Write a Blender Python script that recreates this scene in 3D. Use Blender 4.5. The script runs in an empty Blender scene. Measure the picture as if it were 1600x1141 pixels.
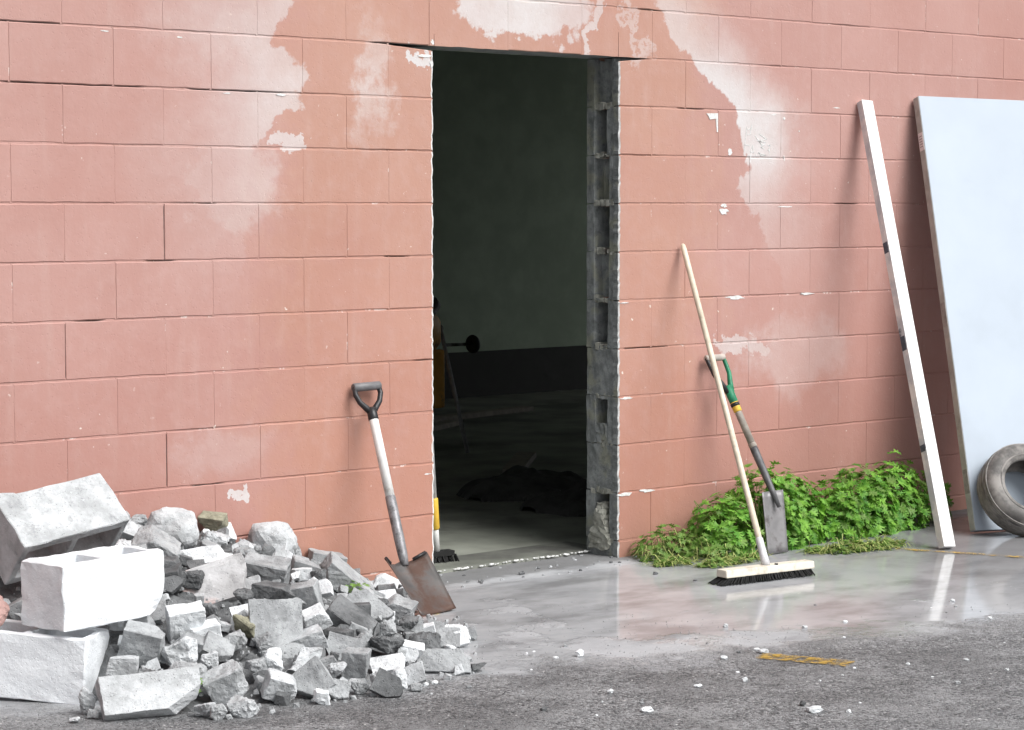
import bpy, bmesh, math, random
from mathutils import Vector, Matrix, Euler, noise as mnoise
R = math.radians
scene = bpy.context.scene
C = scene.collection

# ---------------------------------------------------------------- camera, sky, sun, exposure
cam_d = bpy.data.cameras.new('camera')
cam = bpy.data.objects.new('camera', cam_d); C.objects.link(cam)
cam.location = (-5.701, -6.875, 1.457)
cam.rotation_euler = (R(90 - 3.897), R(0.03), R(-41.596))
cam_d.sensor_width = 36.0
cam_d.lens = 36.0 * 3628.1 / 1600.0
cam_d.clip_start = 0.05; cam_d.clip_end = 500
scene.camera = cam

SUN_AZ, SUN_EL = R(166), R(50)          # azimuth clockwise from +Y (the wall faces -Y)
world = bpy.data.worlds.new('World'); scene.world = world
world.use_nodes = True
wn = world.node_tree; wn.nodes.clear()
sky = wn.nodes.new('ShaderNodeTexSky'); sky.sky_type = 'NISHITA'; sky.sun_disc = False
sky.sun_elevation = SUN_EL; sky.sun_rotation = SUN_AZ
sky.altitude = 0; sky.air_density = 1.0; sky.dust_density = 4.0; sky.ozone_density = 1.0
hs = wn.nodes.new('ShaderNodeHueSaturation'); hs.inputs['Saturation'].default_value = 0.22
bg = wn.nodes.new('ShaderNodeBackground'); bg.inputs['Strength'].default_value = 0.062
wo = wn.nodes.new('ShaderNodeOutputWorld')
wn.links.new(sky.outputs[0], hs.inputs['Color']); wn.links.new(hs.outputs[0], bg.inputs[0]); wn.links.new(bg.outputs[0], wo.inputs[0])

sun_d = bpy.data.lights.new('sun', 'SUN'); sun_d.energy = 1.5; sun_d.angle = R(42); sun_d.color = (1.0, 0.99, 0.975)
sun = bpy.data.objects.new('sun', sun_d); C.objects.link(sun)
sv = Vector((math.sin(SUN_AZ) * math.cos(SUN_EL), math.cos(SUN_AZ) * math.cos(SUN_EL), math.sin(SUN_EL)))
sun.rotation_euler = sv.to_track_quat('Z', 'Y').to_euler(); sun.location = sv * 30

scene.view_settings.view_transform = 'Standard'; scene.view_settings.look = 'None'
scene.view_settings.gamma = 1.0; scene.view_settings.use_curve_mapping = False
scene.view_settings.exposure = 1.22
scene.render.engine = 'CYCLES'
scene.cycles.use_denoising = True; scene.cycles.use_adaptive_sampling = True; scene.cycles.adaptive_threshold = 0.025
scene.cycles.max_bounces = 6; scene.cycles.diffuse_bounces = 4; scene.cycles.glossy_bounces = 3; scene.cycles.caustics_reflective = False; scene.cycles.caustics_refractive = False

rnd = random.Random(7)

# ---------------------------------------------------------------- node helpers
class NT:
    def __init__(s, name):
        s.m = bpy.data.materials.new(name); s.m.use_nodes = True
        s.t = s.m.node_tree; s.t.nodes.clear()
        s.out = s.n('ShaderNodeOutputMaterial'); s.b = s.n('ShaderNodeBsdfPrincipled')
        s.t.links.new(s.b.outputs[0], s.out.inputs[0])
    def n(s, t, **k):
        x = s.t.nodes.new(t)
        for a, v in k.items(): setattr(x, a, v)
        return x
    def put(s, sock, v):
        if hasattr(v, 'node'): s.t.links.new(v, sock)
        elif isinstance(v, (tuple, list)):
            sock.default_value = tuple(v) + (1.0,) if len(v) == 3 and sock.type == 'RGBA' else tuple(v)
        else: sock.default_value = v
    def set(s, name, v): s.put(s.b.inputs[name], v)
    def math(s, op, a, b=0.0, c=0.0, clamp=False):
        x = s.n('ShaderNodeMath', operation=op, use_clamp=clamp)
        s.put(x.inputs[0], a); s.put(x.inputs[1], b); s.put(x.inputs[2], c); return x.outputs[0]
    def add(s, a, b): return s.math('ADD', a, b)
    def mul(s, a, b): return s.math('MULTIPLY', a, b)
    def sub(s, a, b): return s.math('SUBTRACT', a, b)
    def mx(s, a, b): return s.math('MAXIMUM', a, b)
    def step(s, v, lo, hi, a=0.0, b=1.0):
        x = s.n('ShaderNodeMapRange', interpolation_type='SMOOTHSTEP')
        for i, q in enumerate((v, lo, hi, a, b)): s.put(x.inputs[i], q)
        return x.outputs[0]
    def mix(s, f, a, b, blend='MIX'):
        x = s.n('ShaderNodeMix', data_type='RGBA', blend_type=blend)
        s.put(x.inputs[0], f); s.put(x.inputs[6], a); s.put(x.inputs[7], b); return x.outputs[2]
    def pos(s): return s.n('ShaderNodeNewGeometry').outputs['Position']
    def objc(s): return s.n('ShaderNodeTexCoord').outputs['Object']
    def rand(s): return s.n('ShaderNodeObjectInfo').outputs['Random']
    def sep(s, v):
        x = s.n('ShaderNodeSeparateXYZ'); s.put(x.inputs[0], v); return x.outputs
    def vmath(s, op, a, b):
        x = s.n('ShaderNodeVectorMath', operation=op); s.put(x.inputs[0], a); s.put(x.inputs[1], b); return x.outputs[0]
    def noise(s, co, scale, detail=4.0, rough=0.55, dist=0.0):
        x = s.n('ShaderNodeTexNoise'); s.put(x.inputs['Vector'], co)
        x.inputs['Scale'].default_value = scale; x.inputs['Detail'].default_value = detail
        x.inputs['Roughness'].default_value = rough; x.inputs['Distortion'].default_value = dist
        return x.outputs[0]
    def vor(s, co, scale, feature='F1', out=0):
        x = s.n('ShaderNodeTexVoronoi', feature=feature); s.put(x.inputs['Vector'], co); x.inputs['Scale'].default_value = scale
        return x.outputs[out]
    def bump(s, h, strength=0.4, dist=0.005):
        x = s.n('ShaderNodeBump'); s.put(x.inputs['Height'], h)
        x.inputs['Strength'].default_value = strength; x.inputs['Distance'].default_value = dist
        s.t.links.new(x.outputs[0], s.b.inputs['Normal'])

def plain(name, col, rough=0.6, var=0.15, scale=30, bump=0.15, metal=0.0, spec=0.4, dirt=None, dirt_amt=0.5, dscale=8):
    t = NT(name); co = t.vmath('ADD', t.objc(), t.mul(t.rand(), 7.0))
    n1 = t.noise(co, scale, 5); n2 = t.noise(co, dscale, 6, 0.65)
    c = t.mix(t.step(n1, .3, .7), tuple(x * (1 - var) for x in col), tuple(min(1, x * (1 + var)) for x in col))
    if dirt: c = t.mix(t.step(n2, 1 - dirt_amt - .12, 1 - dirt_amt + .08), c, dirt)
    t.set('Base Color', c); t.set('Metallic', metal); t.set('Specular IOR Level', spec)
    t.set('Roughness', t.step(n2, .3, .7, rough - .08, min(1, rough + .1)))
    if bump: t.bump(n1, bump, .003)
    return t.m

# painted block wall: two pinks, pale weathered patches with ragged edges, drip streaks
def wall_material(name, mortar=False):
    t = NT(name); p = t.pos(); x, y, z = t.sep(p)
    nb = t.noise(p, 3.5, 6, 0.68); nf = t.noise(p, 16, 4, 0.7); nl = t.noise(p, 1.3, 2); nz = t.noise(p, 70, 2); nw = t.noise(t.vmath('ADD', p, (31.0, 7.0, 13.0)), 4.2, 5, .66)
    wx = t.add(x, t.add(t.mul(t.sub(nw, .5), .62), t.mul(t.sub(nf, .5), .12))); wz = t.add(z, t.add(t.mul(t.sub(nb, .5), .42), t.mul(t.sub(nf, .5), -.10)))
    st = t.n('ShaderNodeMapping'); st.inputs['Scale'].default_value = (9, 1, 1.1); t.put(st.inputs[0], p)
    ns = t.noise(st.outputs[0], 1.6, 5, .6)
    rag = t.add(t.mul(t.sub(nb, .5), 1.5), t.mul(t.sub(nf, .5), .7))
    def ell(cx, cz, rx, rz, hard, amt):
        a = t.mul(t.sub(wx, cx), 1 / rx); b = t.mul(t.sub(wz, cz), 1 / rz)
        d = t.math('SQRT', t.add(t.mul(a, a), t.mul(b, b)))
        v = t.add(t.sub(1.0, d), t.mul(rag, .40))
        return t.mul(t.step(v, 0.0, hard), amt)
    fresh = t.step(t.add(t.sub(1.0, t.math('ABSOLUTE', t.mul(t.sub(x, .35), 1 / 1.25))), t.mul(rag, .5)), -.05, .25)
    c_old = t.mix(t.step(nl, .35, .65), (.455, .258, .226), (.418, .222, .190))
    c_new = t.mix(t.step(nl, .35, .65), (.458, .248, .192), (.424, .216, .162))
    c = t.mix(fresh, c_old, c_new)
    c = t.mix(t.mul(t.step(nf, .42, .72), .30), c, (.50, .33, .30))
    c = t.mix(t.mul(t.step(ns, .5, .8), .35), c, (.50, .36, .32))
    pale = None
    for e in ((-.95, 1.56, .30, .24, .5, .40), (-.63, 1.66, .10, .05, .1, .7),
              (-.29, 1.93, .10, .36, 1.2, .62), (-.06, 2.04, .07, .035, .1, 1.0), (.47, 2.24, .36, .15, .16, .92), (.86, 2.22, .04, .16, .2, .8), (1.10, 2.25, .03, .25, .5, .4),
              (2.1, .80, .42, .24, .6, .34), (1.72, .86, .16, .05, .2, .6), (-1.02, .58, .34, .14, .7, .16), (-.90, .41, .05, .03, .08, .9)):
        v = ell(*e); pale = v if pale is None else t.mx(pale, v)
    def band(pts, sgn, fade, amp):       # ragged edge on one side, slow fade on the other
        cv = t.n('ShaderNodeFloatCurve'); k = cv.mapping.curves[0]
        cv.mapping.use_clip = False
        for i_, (zz, xx) in enumerate(pts):
            u = ((zz - 1.0) / 1.6, (xx + 2.0) / 5.0)
            if i_ < 2: k.points[i_].location = u
            else: k.points.new(*u)
        for q_ in k.points: q_.handle_type = 'VECTOR'
        cv.mapping.update(); t.put(cv.inputs['Value'], t.mul(t.sub(z, 1.0), 1 / 1.6))
        xb = t.sub(t.mul(cv.outputs[0], 5.0), 2.0)
        rx = t.add(x, t.add(t.mul(t.sub(nw, .5), .34), t.mul(t.sub(nf, .5), .10)))
        d = t.mul(t.sub(rx, xb), sgn)
        ca = t.n('ShaderNodeFloatCurve'); ka = ca.mapping.curves[0]
        for i_, (zz, aa) in enumerate(amp):
            u = ((zz - 1.0) / 1.6, aa)
            if i_ < 2: ka.points[i_].location = u
            else: ka.points.new(*u)
        ca.mapping.update(); t.put(ca.inputs['Value'], t.mul(t.sub(z, 1.0), 1 / 1.6))
        fd = t.step(t.add(d, t.mul(t.sub(nb, .5), .5)), fade, .0)
        return t.mul(t.mul(t.step(d, .0, .025), fd), ca.outputs[0])
    pale = t.mx(pale, band(((1.0, 2.0), (2.6, 1.0), (1.2, 1.95), (1.35, 1.86), (1.5, 1.70), (1.62, 1.76), (1.75, 1.72), (1.87, 1.70), (1.95, 1.60), (2.08, 1.42), (2.2, 1.30), (2.4, 1.12)), 1.0, .55,
                           ((1.0, .05), (2.6, .35), (1.3, .16), (1.45, .38), (1.62, .72), (1.75, 1.0), (2.0, .95), (2.12, .65), (2.3, .55))))
    pale = t.mx(pale, band(((1.0, -.9), (2.6, -.6), (1.5, -.86), (1.65, -.82), (1.76, -.72), (1.82, -.62), (1.95, -.60), (2.06, -.72), (2.2, -.66)), -1.0, .75,
                           ((1.0, .0), (2.6, .4), (1.35, .15), (1.6, .40), (1.75, .60), (1.95, .78), (2.2, .7))))
    up = t.mul(t.step(t.add(z, t.mul(rag, .5)),   .5, 1.9), .24); c = t.mix(up, c, t.mix(fresh, (.52, .365, .335), (.52, .365, .30)))
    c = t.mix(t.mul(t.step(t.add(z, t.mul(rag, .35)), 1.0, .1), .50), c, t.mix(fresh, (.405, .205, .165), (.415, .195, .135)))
    c = t.mix(pale, c, t.mix(t.step(nf, .3, .7), (.58, .54, .53), (.62, .60, .60)))
    fleck = t.mul(t.step(t.noise(p, 38, 3, .5), .695, .715), t.step(nb, .48, .60))
    c = t.mix(t.mul(fleck, .9), c, (.72, .66, .60))
    soot = t.mul(t.step(t.noise(p, 46, 3, .5), .715, .735), t.step(nl, .5, .62))
    c = t.mix(t.mul(soot, .6), c, (.22, .14, .11))
    # splash dirt on the lowest course
    low = t.mul(t.step(t.add(z, t.mul(rag, .22)), .26, .0), .55)
    c = t.mix(low, c, (.36, .20, .15))
    c = t.mix(t.mul(t.step(t.noise(p, .8, 3, .6), .42, .62), .35), c, (.41, .205, .168))
    if not mortar: c = t.mix(t.mul(t.rand(), .16), c, t.mix(1.0, c, (.80, .74, .72), 'MULTIPLY'))
    if mortar:
        c = t.mix(t.mul(t.step(nf, .50, .66), .40), c, (.30, .15, .11))
        ch = t.mul(t.step(t.noise(p, 9, 5, .7), .60, .66), .8)
        c = t.mix(ch, c, (.66, .58, .54))
    t.set('Base Color', c); t.set('Roughness', t.step(nf, .3, .7, .55, .75)); t.set('Specular IOR Level', .3)
    t.bump(t.add(t.add(t.mul(nf, 1.0), t.mul(nz, .35)), t.mul(t.step(t.vor(p, 60), .22, .10), -.35)), .32, .005)
    return t.m

def concrete(name, dark, light, scale=14, rough=.85, spots=.0, tint=None, bump=.6, speck=True, obj=True):  # broken or bare concrete
    dark, light = (tuple(a * b for a, b in zip(q, (.965, 1.0, 1.035))) for q in (dark, light))
    t = NT(name); co = t.vmath('ADD', t.objc(), t.mul(t.rand(), 9.0)) if obj else t.pos()
    n1 = t.noise(co, scale, 8, .65); n2 = t.noise(co, scale * 7, 4, .6); v = t.vor(co, scale * 9)
    c = t.mix(t.step(n1, .32, .68), dark, light)
    if tint: c = t.mix(t.mul(t.step(t.noise(co, scale * .5, 4), .5, .62), .7), c, tint)
    if speck: c = t.mix(t.mul(t.step(t.noise(co, scale * 1.7, 5, .7), .54, .66), .45), c, tuple(x * .55 for x in dark))
    if speck:
        c = t.mix(t.mul(t.step(v, .16, .06), .5), c, tuple(x * .45 for x in dark))
        c = t.mix(t.mul(t.step(n2, .62, .72), .35), c, tuple(min(.85, x * 1.3) for x in light))
    t.set('Base Color', c); t.set('Roughness', rough); t.set('Specular IOR Level', .25)
    t.bump(t.add(t.mul(n1, 1.0), t.add(t.mul(n2, .35), t.mul(t.step(v, .0, .3), .25))), bump, .008)
    return t.m

def ground_material():
    t = NT('wet_ground'); p = t.pos(); x, y, z = t.sep(p)
    n0 = t.noise(p, .9, 5, .6, .4); n1 = t.noise(p, 3.2, 7, .62, .3); n2 = t.noise(p, 14, 6, .65); n3 = t.noise(p, 120, 3, .6)
    st = t.n('ShaderNodeMapping'); st.inputs['Rotation'].default_value = (0, 0, R(48)); st.inputs['Scale'].default_value = (1.3, 2.6, 1); t.put(st.inputs[0], p)
    ns = t.noise(st.outputs[0], 1.5, 6, .6)
    # foreground zone of open-textured asphalt
    front = t.add(t.sub(t.add(-1.62, t.mul(x, -.28)), y), t.add(t.mul(t.sub(n1, .5), 1.1), t.mul(t.sub(n0, .5), .8)))
    rough_zone = t.step(t.add(front, t.mul(t.sub(n2, .5), .5)), -.10, .24)
    v = t.vor(p, 120); vc = t.vor(p, 120, out=1); v2 = t.vor(p, 34); vd = t.sep(vc)
    slurry = t.mix(t.step(n1, .3, .7), (.34, .35, .365), (.435, .445, .46))
    slurry = t.mix(t.mul(t.step(ns, .46, .68), .66), slurry, (.17, .172, .177))
    slurry = t.mix(t.mul(t.step(n2, .56, .74), .35), slurry, (.42, .422, .425))
    asphalt = t.mix(t.step(n2, .3, .7), (.10, .102, .107), (.22, .224, .23))
    asphalt = t.mix(t.mul(t.step(vd[0], .45, .95), .75), asphalt, (.36, .365, .37))
    asphalt = t.mix(t.mul(t.step(vd[1], .80, .86), .7), asphalt, (.05, .05, .052))
    asphalt = t.mix(t.mul(t.step(n1, .46, .66), .60), asphalt, (.27, .275, .28))
    asphalt = t.mix(t.mul(t.step(ns, .55, .75), .5), asphalt, (.12, .12, .122))
    c = t.mix(rough_zone, slurry, asphalt)
    dk = t.mul(t.step(t.noise(p, 1.7, 5, .65), .44, .60), t.mul(rough_zone, .42)); c = t.mix(dk, c, t.mix(t.step(n3, .4, .6), (.045, .045, .047), (.12, .12, .122)))
    va = t.n('ShaderNodeTexVoronoi'); t.put(va.inputs['Vector'], p); va.inputs['Scale'].default_value = 46; vr = t.sep(va.outputs[1])
    sp = t.mul(t.mul(t.step(va.outputs[0], .30, .20), t.step(vr[0], .62, .66)), t.step(t.add(front, t.mul(t.sub(n2, .5), .8)), -.1, .35)); c = t.mix(t.mul(sp, .85), c, (.03, .03, .032))
    sw = t.mul(t.mul(t.step(va.outputs[0], .24, .14), t.step(vr[1], .90, .92)), t.step(front, -.3, .3)); c = t.mix(t.mul(sw, .8), c, (.62, .62, .61))
    # dark damp asphalt on the right, then a darker strip along the wall
    damp = t.mul(t.step(t.add(x, t.mul(t.sub(n1, .5), 2.2)), 1.3, 2.3), .60)
    c = t.mix(damp, c, (.15, .15, .153))
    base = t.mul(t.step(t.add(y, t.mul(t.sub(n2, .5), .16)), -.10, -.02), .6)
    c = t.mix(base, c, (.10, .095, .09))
    # spilled white crumbs
    crumb = t.mul(t.step(v2, .14, .07), t.step(t.noise(p, 2.4, 4, .6), .56, .66))
    c = t.mix(t.mul(crumb, .85), c, (.62, .62, .60))
    t.set('Base Color', c)
    # standing water
    pud = t.mul(t.step(t.add(t.add(n0, t.mul(t.sub(n1, .5), .6)), t.step(x, .0, 1.2, .0, .16)), .38, .47), t.sub(1.0, t.mul(rough_zone, .93)))
    inn = t.step(y, -.05, -.25); pud = t.mul(pud, inn)
    t.set('Roughness', t.step(pud, .0, 1.0, .60, .085))
    t.set('Specular IOR Level', t.step(pud, 0, 1, .20, .17)); t.set('IOR', 1.36)
    h = t.add(t.mul(n2, .35), t.mul(t.sub(1.0, t.step(v, .0, .5)), t.add(t.mul(rough_zone, .9), .10)))
    h = t.mul(t.add(h, t.mul(n1, .6)), t.sub(1.0, t.mul(pud, .965)))
    t.bump(h, .75, .010)
    return t.m

M = {}
M['wall'] = wall_material('painted_block'); M['mortar'] = wall_material('painted_mortar', True)
M['raw'] = concrete('raw_cut_block', (.19, .195, .185), (.38, .385, .37), 16, tint=(.31, .31, .23), obj=False)
M['chip'] = concrete('fresh_chipped_edge', (.62, .60, .56), (.82, .80, .77), 30, speck=False, obj=False)
M['mort_raw'] = concrete('raw_mortar', (.30, .29, .24), (.52, .50, .43), 22, obj=False)
for i, (d, l) in enumerate((((.085, .085, .085), (.20, .20, .198)), ((.24, .24, .238), (.42, .42, .415)), ((.36, .36, .355), (.58, .58, .575)), ((.58, .58, .575), (.82, .82, .81)))):
    M['rub%d' % i] = concrete('broken_concrete_%d' % i, d, l, 11, bump=1.0)
M['olive'] = concrete('mossy_concrete', (.17, .16, .11), (.36, .34, .25), 12)
M['whiteblock'] = concrete('pale_block', (.76, .76, .76), (.86, .86, .855), 12, bump=.6, speck=False)
M['blockend'] = M['rub2']
M['pinkpaint'] = concrete('pink_paint_on_block', (.42, .26, .23), (.52, .33, .29), 8, bump=.3)
M['pinkchunk'] = concrete('pink_painted_chunk', (.40, .38, .37), (.56, .54, .53), 8, tint=(.52, .33, .29))
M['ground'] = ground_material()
M['inwall'] = plain('sage_wall_paint', (.46, .55, .44), .7, .08, 6, .05, spec=.2, dirt=(.40, .48, .38), dirt_amt=.4, dscale=1.2)
M['dado'] = plain('dark_dado', (.035, .036, .034), .7, .25, 8, .05)
M['infloor'] = plain('interior_concrete', (.24, .25, .215), .55, .3, 3, .2, dirt=(.09, .09, .083), dirt_amt=.42, dscale=1.1)
M['ceil'] = plain('ceiling_board', (.20, .20, .19), .8, .1, 5, .05)
M['roof'] = plain('roof_felt', (.06, .06, .06), .9)
M['white_paint'] = plain('white_gloss_paint', (.80, .80, .80), .35, .04, 18, .05)
M['timber'] = plain('whitewashed_timber', (.80, .80, .79), .5, .05, 20, .15)
M['panel'] = plain('pale_blue_door_paint', (.43, .49, .56), .5, .03, 3, .04, dirt=(.41, .465, .53), dirt_amt=.36, dscale=2.2)
M['panel_edge'] = plain('door_edge_timber', (.42, .43, .41), .6, .12, 20, .15, dirt=(.28, .28, .26), dirt_amt=.35)
M['hinge'] = plain('hinge_recess', (.30, .29, .28), .6, .2, 40, .2)
M['sticker'] = plain('paper_sticker', (.75, .70, .71), .6, .04, 40, .0)
M['print'] = plain('grey_print', (.30, .27, .28), .6, .0)
M['blackpl'] = plain('black_plastic', (.022, .022, .024), .42, .2, 40, .1)
M['greypl'] = plain('worn_grey_plastic', (.16, .16, .165), .45, .2, 30, .1)
M['whiteshaft'] = plain('white_shaft', (.76, .76, .74), .42, .04, 30, .06, dirt=(.50, .48, .44), dirt_amt=.36, dscale=14)
M['steel'] = plain('worn_steel', (.24, .24, .25), .42, .25, 20, .15, metal=.55, dirt=(.10, .085, .075), dirt_amt=.45)
M['socket'] = plain('scuffed_socket', (.26, .26, .27), .45, .3, 60, .2, metal=.3, dirt=(.05, .05, .05), dirt_amt=.4, dscale=30)
M['blade'] = plain('muddy_steel', (.115, .11, .108), .5, .3, 14, .15, metal=.25, dirt=(.085, .048, .036), dirt_amt=.46, dscale=7)
M['spadeblade'] = plain('dull_spade_steel', (.25, .245, .25), .5, .2, 12, .15, metal=.4, dirt=(.12, .11, .11), dirt_amt=.4, dscale=12)
M['wood'] = plain('pale_broom_wood', (.64, .57, .45), .6, .14, 16, .1, dirt=(.44, .38, .29), dirt_amt=.38, dscale=9)
M['woodlight'] = plain('cream_broom_block', (.70, .66, .56), .6, .08, 16, .1, dirt=(.45, .41, .34), dirt_amt=.40, dscale=16)
M['greywood'] = plain('weathered_shaft', (.30, .27, .235), .65, .2, 25, .15)
M['darksteel'] = plain('dark_spade_socket', (.12, .12, .125), .5, .25, 25, .1, metal=.3)
M['green'] = plain('green_tape', (.015, .20, .10), .45, .25, 30, .15)
M['yellow'] = plain('yellow_label', (.72, .46, .06), .5, .08, 30, .05)
M['bristle'] = plain('black_bristle', (.012, .012, .012), .75, .3, 50, .0)
M['rubber'] = plain('dusty_tyre_rubber', (.11, .105, .10), .7, .25, 10, .2, dirt=(.27, .255, .24), dirt_amt=.52, dscale=5)
M['straw'] = plain('dry_straw', (.30, .34, .11), .8, .3, 12, 0)
M['orange'] = plain('orange_machine_paint', (.80, .40, .06), .5, .2, 8, .1, dirt=(.16, .09, .04), dirt_amt=.4)
M['bluestain'] = plain('blue_black_stain', (.07, .09, .12), .6, .3, 60, .0)

def leaf_material(name, c1, c2):
    t = NT(name); p = t.pos(); n = t.noise(p, 22, 2); n2 = t.noise(p, 5, 3)
    c = t.mix(t.step(n, .3, .7), c1, c2); c = t.mix(t.mul(t.step(n2, .5, .75), .5), c, (.16, .30, .05))
    t.set('Base Color', c); t.set('Roughness', .5); t.set('Specular IOR Level', .35)
    tr = t.n('ShaderNodeBsdfTranslucent'); t.put(tr.inputs[0], t.mix(.5, c, (.20, .40, .03)))
    ms = t.n('ShaderNodeMixShader'); ms.inputs[0].default_value = .28
    t.t.links.new(t.b.outputs[0], ms.inputs[1]); t.t.links.new(tr.outputs[0], ms.inputs[2]); t.t.links.new(ms.outputs[0], t.out.inputs[0])
    return t.m
M['leaf'] = leaf_material('weed_leaf', (.06, .22, .02), (.26, .52, .075))
M['leaf2'] = leaf_material('pale_weed_leaf', (.12, .24, .04), (.21, .34, .085))
M['stem'] = plain('weed_stem', (.14, .22, .05), .7, .2)

def road_paint():
    t = NT('worn_yellow_paint'); p = t.pos(); n = t.noise(p, 18, 6, .7); n2 = t.noise(p, 90, 3)
    c = t.mix(t.step(n2, .3, .7), (.40, .25, .03), (.46, .30, .05))
    t.set('Base Color', c); t.set('Roughness', .3); t.set('Roughness', .5)
    tr = t.n('ShaderNodeBsdfTransparent'); ms = t.n('ShaderNodeMixShader'); t.put(ms.inputs[0], t.step(t.add(t.mul(n, .8), t.mul(n2, .25)), .40, .62))
    t.t.links.new(t.b.outputs[0], ms.inputs[1]); t.t.links.new(tr.outputs[0], ms.inputs[2]); t.t.links.new(ms.outputs[0], t.out.inputs[0]); return t.m
M['road_paint'] = road_paint()

# ---------------------------------------------------------------- mesh helpers
def mesh_obj(name, bm, mat, parent=None, loc=None, smooth=False):
    """bm holds world coordinates; the object's origin goes to loc (or the parent's)."""
    base = Vector(loc) if loc is not None else (ORIG.get(parent.name, Vector()) if parent else Vector())
    bm.normal_update()
    bmesh.ops.translate(bm, verts=bm.verts, vec=-base)
    me = bpy.data.meshes.new(name); bm.to_mesh(me); bm.free()
    for m in (mat if isinstance(mat, (list, tuple)) else [mat]): me.materials.append(m)
    if smooth:
        for p in me.polygons: p.use_smooth = True
    o = bpy.data.objects.new(name, me); C.objects.link(o)
    if parent: o.parent = parent; o.location = base - ORIG.get(parent.name, Vector())
    else: o.location = base
    ORIG[o.name] = base
    return o
ORIG = {}
def tag(o, label=None, cat=None, group=None, kind=None):
    for k, v in (('label', label), ('category', cat), ('group', group), ('kind', kind)):
        if v: o[k] = v
    return o
def thing(name, label, cat, loc, group=None):
    o = bpy.data.objects.new(name, None); C.objects.link(o); o.location = loc; o.empty_display_size = .1
    ORIG[o.name] = Vector(loc); return tag(o, label, cat, group)
def bm_box(bm, c, d, rot=None, mi=0):
    m = Matrix.Translation(Vector(c)) @ (rot.to_4x4() if rot is not None else Matrix()) @ Matrix.Diagonal((d[0], d[1], d[2], 1))
    r = bmesh.ops.create_cube(bm, size=1.0, matrix=m)
    fs = {f for v in r['verts'] for f in v.link_faces}
    for f in fs: f.material_index = mi
    return r['verts']
def bm_bevel(bm, w, seg=2, verts=None):
    es = list(bm.edges) if verts is None else list({e for v in verts for e in v.link_edges})
    bmesh.ops.bevel(bm, geom=es, offset=w, segments=seg, affect='EDGES', profile=.6)
def bm_tube(bm, pts, rad, seg=14, cap=True, squash=None, mi=0):
    pts = [Vector(p) for p in pts]; n = len(pts)
    if not isinstance(rad, (list, tuple)): rad = [rad] * n
    rings = []; up = None
    for i, p in enumerate(pts):
        d = (pts[min(i + 1, n - 1)] - pts[max(i - 1, 0)]).normalized()
        if up is None: up = Vector((0, 0, 1)) if abs(d.z) < .9 else Vector((1, 0, 0))
        a = d.cross(up).normalized(); up = a.cross(d).normalized()
        rings.append([bm.verts.new(p + (a * math.cos(k * 2 * math.pi / seg) + up * math.sin(k * 2 * math.pi / seg)) * rad[i]) for k in range(seg)])
    for i in range(n - 1):
        for k in range(seg):
            f = bm.faces.new((rings[i][k], rings[i][(k + 1) % seg], rings[i + 1][(k + 1) % seg], rings[i + 1][k])); f.material_index = mi; f.smooth = True
    if cap:
        bm.faces.new(rings[0][::-1]).material_index = mi; bm.faces.new(rings[-1]).material_index = mi
    bmesh.ops.recalc_face_normals(bm, faces=bm.faces)
def lerp(a, b, t): return Vector(a).lerp(Vector(b), t)
def interp(x, xs, ys):
    if x <= xs[0]: return ys[0]
    for i in range(len(xs) - 1):
        if x <= xs[i + 1]: return ys[i] + (ys[i + 1] - ys[i]) * (x - xs[i]) / (xs[i + 1] - xs[i])
    return ys[-1]

# ---------------------------------------------------------------- ground
bm = bmesh.new()
gx = [-60, -20, -8] + [-4 + i for i in range(13)] + [12, 25, 60]; gy = [-60, -20, -8] + [-4 + i * .5 for i in range(10)] + [3, 8, 25, 60]
gv = [[bm.verts.new((a, b, 0)) for b in gy] for a in gx]
for i in range(len(gx) - 1):
    for j in range(len(gy) - 1): bm.faces.new((gv[i][j], gv[i + 1][j], gv[i + 1][j + 1], gv[i][j + 1]))
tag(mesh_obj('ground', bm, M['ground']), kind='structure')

# ---------------------------------------------------------------- the block building
XL, XR, ZT = 0.0, 0.992, 2.07           # the sawn opening
bld = thing('block_building', 'salmon painted concrete block building with a freshly sawn doorway', 'building', (0, 0, 0))

CRACKS = {0: [(-1.86, -1.62), (-.30, 0), (XR, 1.16)], 1: [(-1.84, -1.30), (-1.12, -.70), (1.34, 1.50)], 3: [(-1.08, -1.0), (2.34, 2.50)],
          4: [(-1.30, -1.18), (-.24, -.12)], 5: [(-1.58, -1.46)], 6: [(1.02, 1.28), (-.10, 0)], 8: [(-1.12, -.98)], 10: [(-.6, -.4)], -1: [(1.1, 1.25)]}
def joint_depth(n, x):
    d = .0021 + .0008 * mnoise.noise((x * 6, n * 3.1, 2))
    d += .003 * max(0, mnoise.noise((x * 2.3, n * 7.7, 5)) - .30) * 4
    for a, b in CRACKS.get(n, ()):
        if a < x < b: d = max(d, .004 + .022 * min(1, min(x - a, b - x) / .05) * (.6 + .6 * mnoise.noise((x * 25, n, 9))))
    if n == 0 and (-.24 < x < 0 or XR < x < 1.14): d = .12
    return d
def course_blocks(n, xa, xb):
    off = .18 if n % 2 == 0 else -.02
    k = math.floor((xa - off) / .4); x = off + .4 * k; out = []
    while x < xb:
        a, b = x, x + .4
        if n < 0: out.append((a, b))
        else:
            if a < XL < b:
                if XL - a > .06: out.append((a, XL))
                elif out: out[-1] = (out[-1][0], XL)
            if b <= XL or a >= XR: out.append((a, b))
            elif a < XR < b:
                if b - XR > .06: out.append((XR, b))
        x += .4
    r = [list(q) for q in out if q[1] > xa and q[0] < xb]
    if n >= 0:
        for q in r:
            if q[0] >= XL and abs(q[0] - XR) > 1e-6 and q[0] - XR < .06: q[0] = XR
            if q[1] <= XL and XL - q[1] < .06: q[1] = XL
    return r
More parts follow.
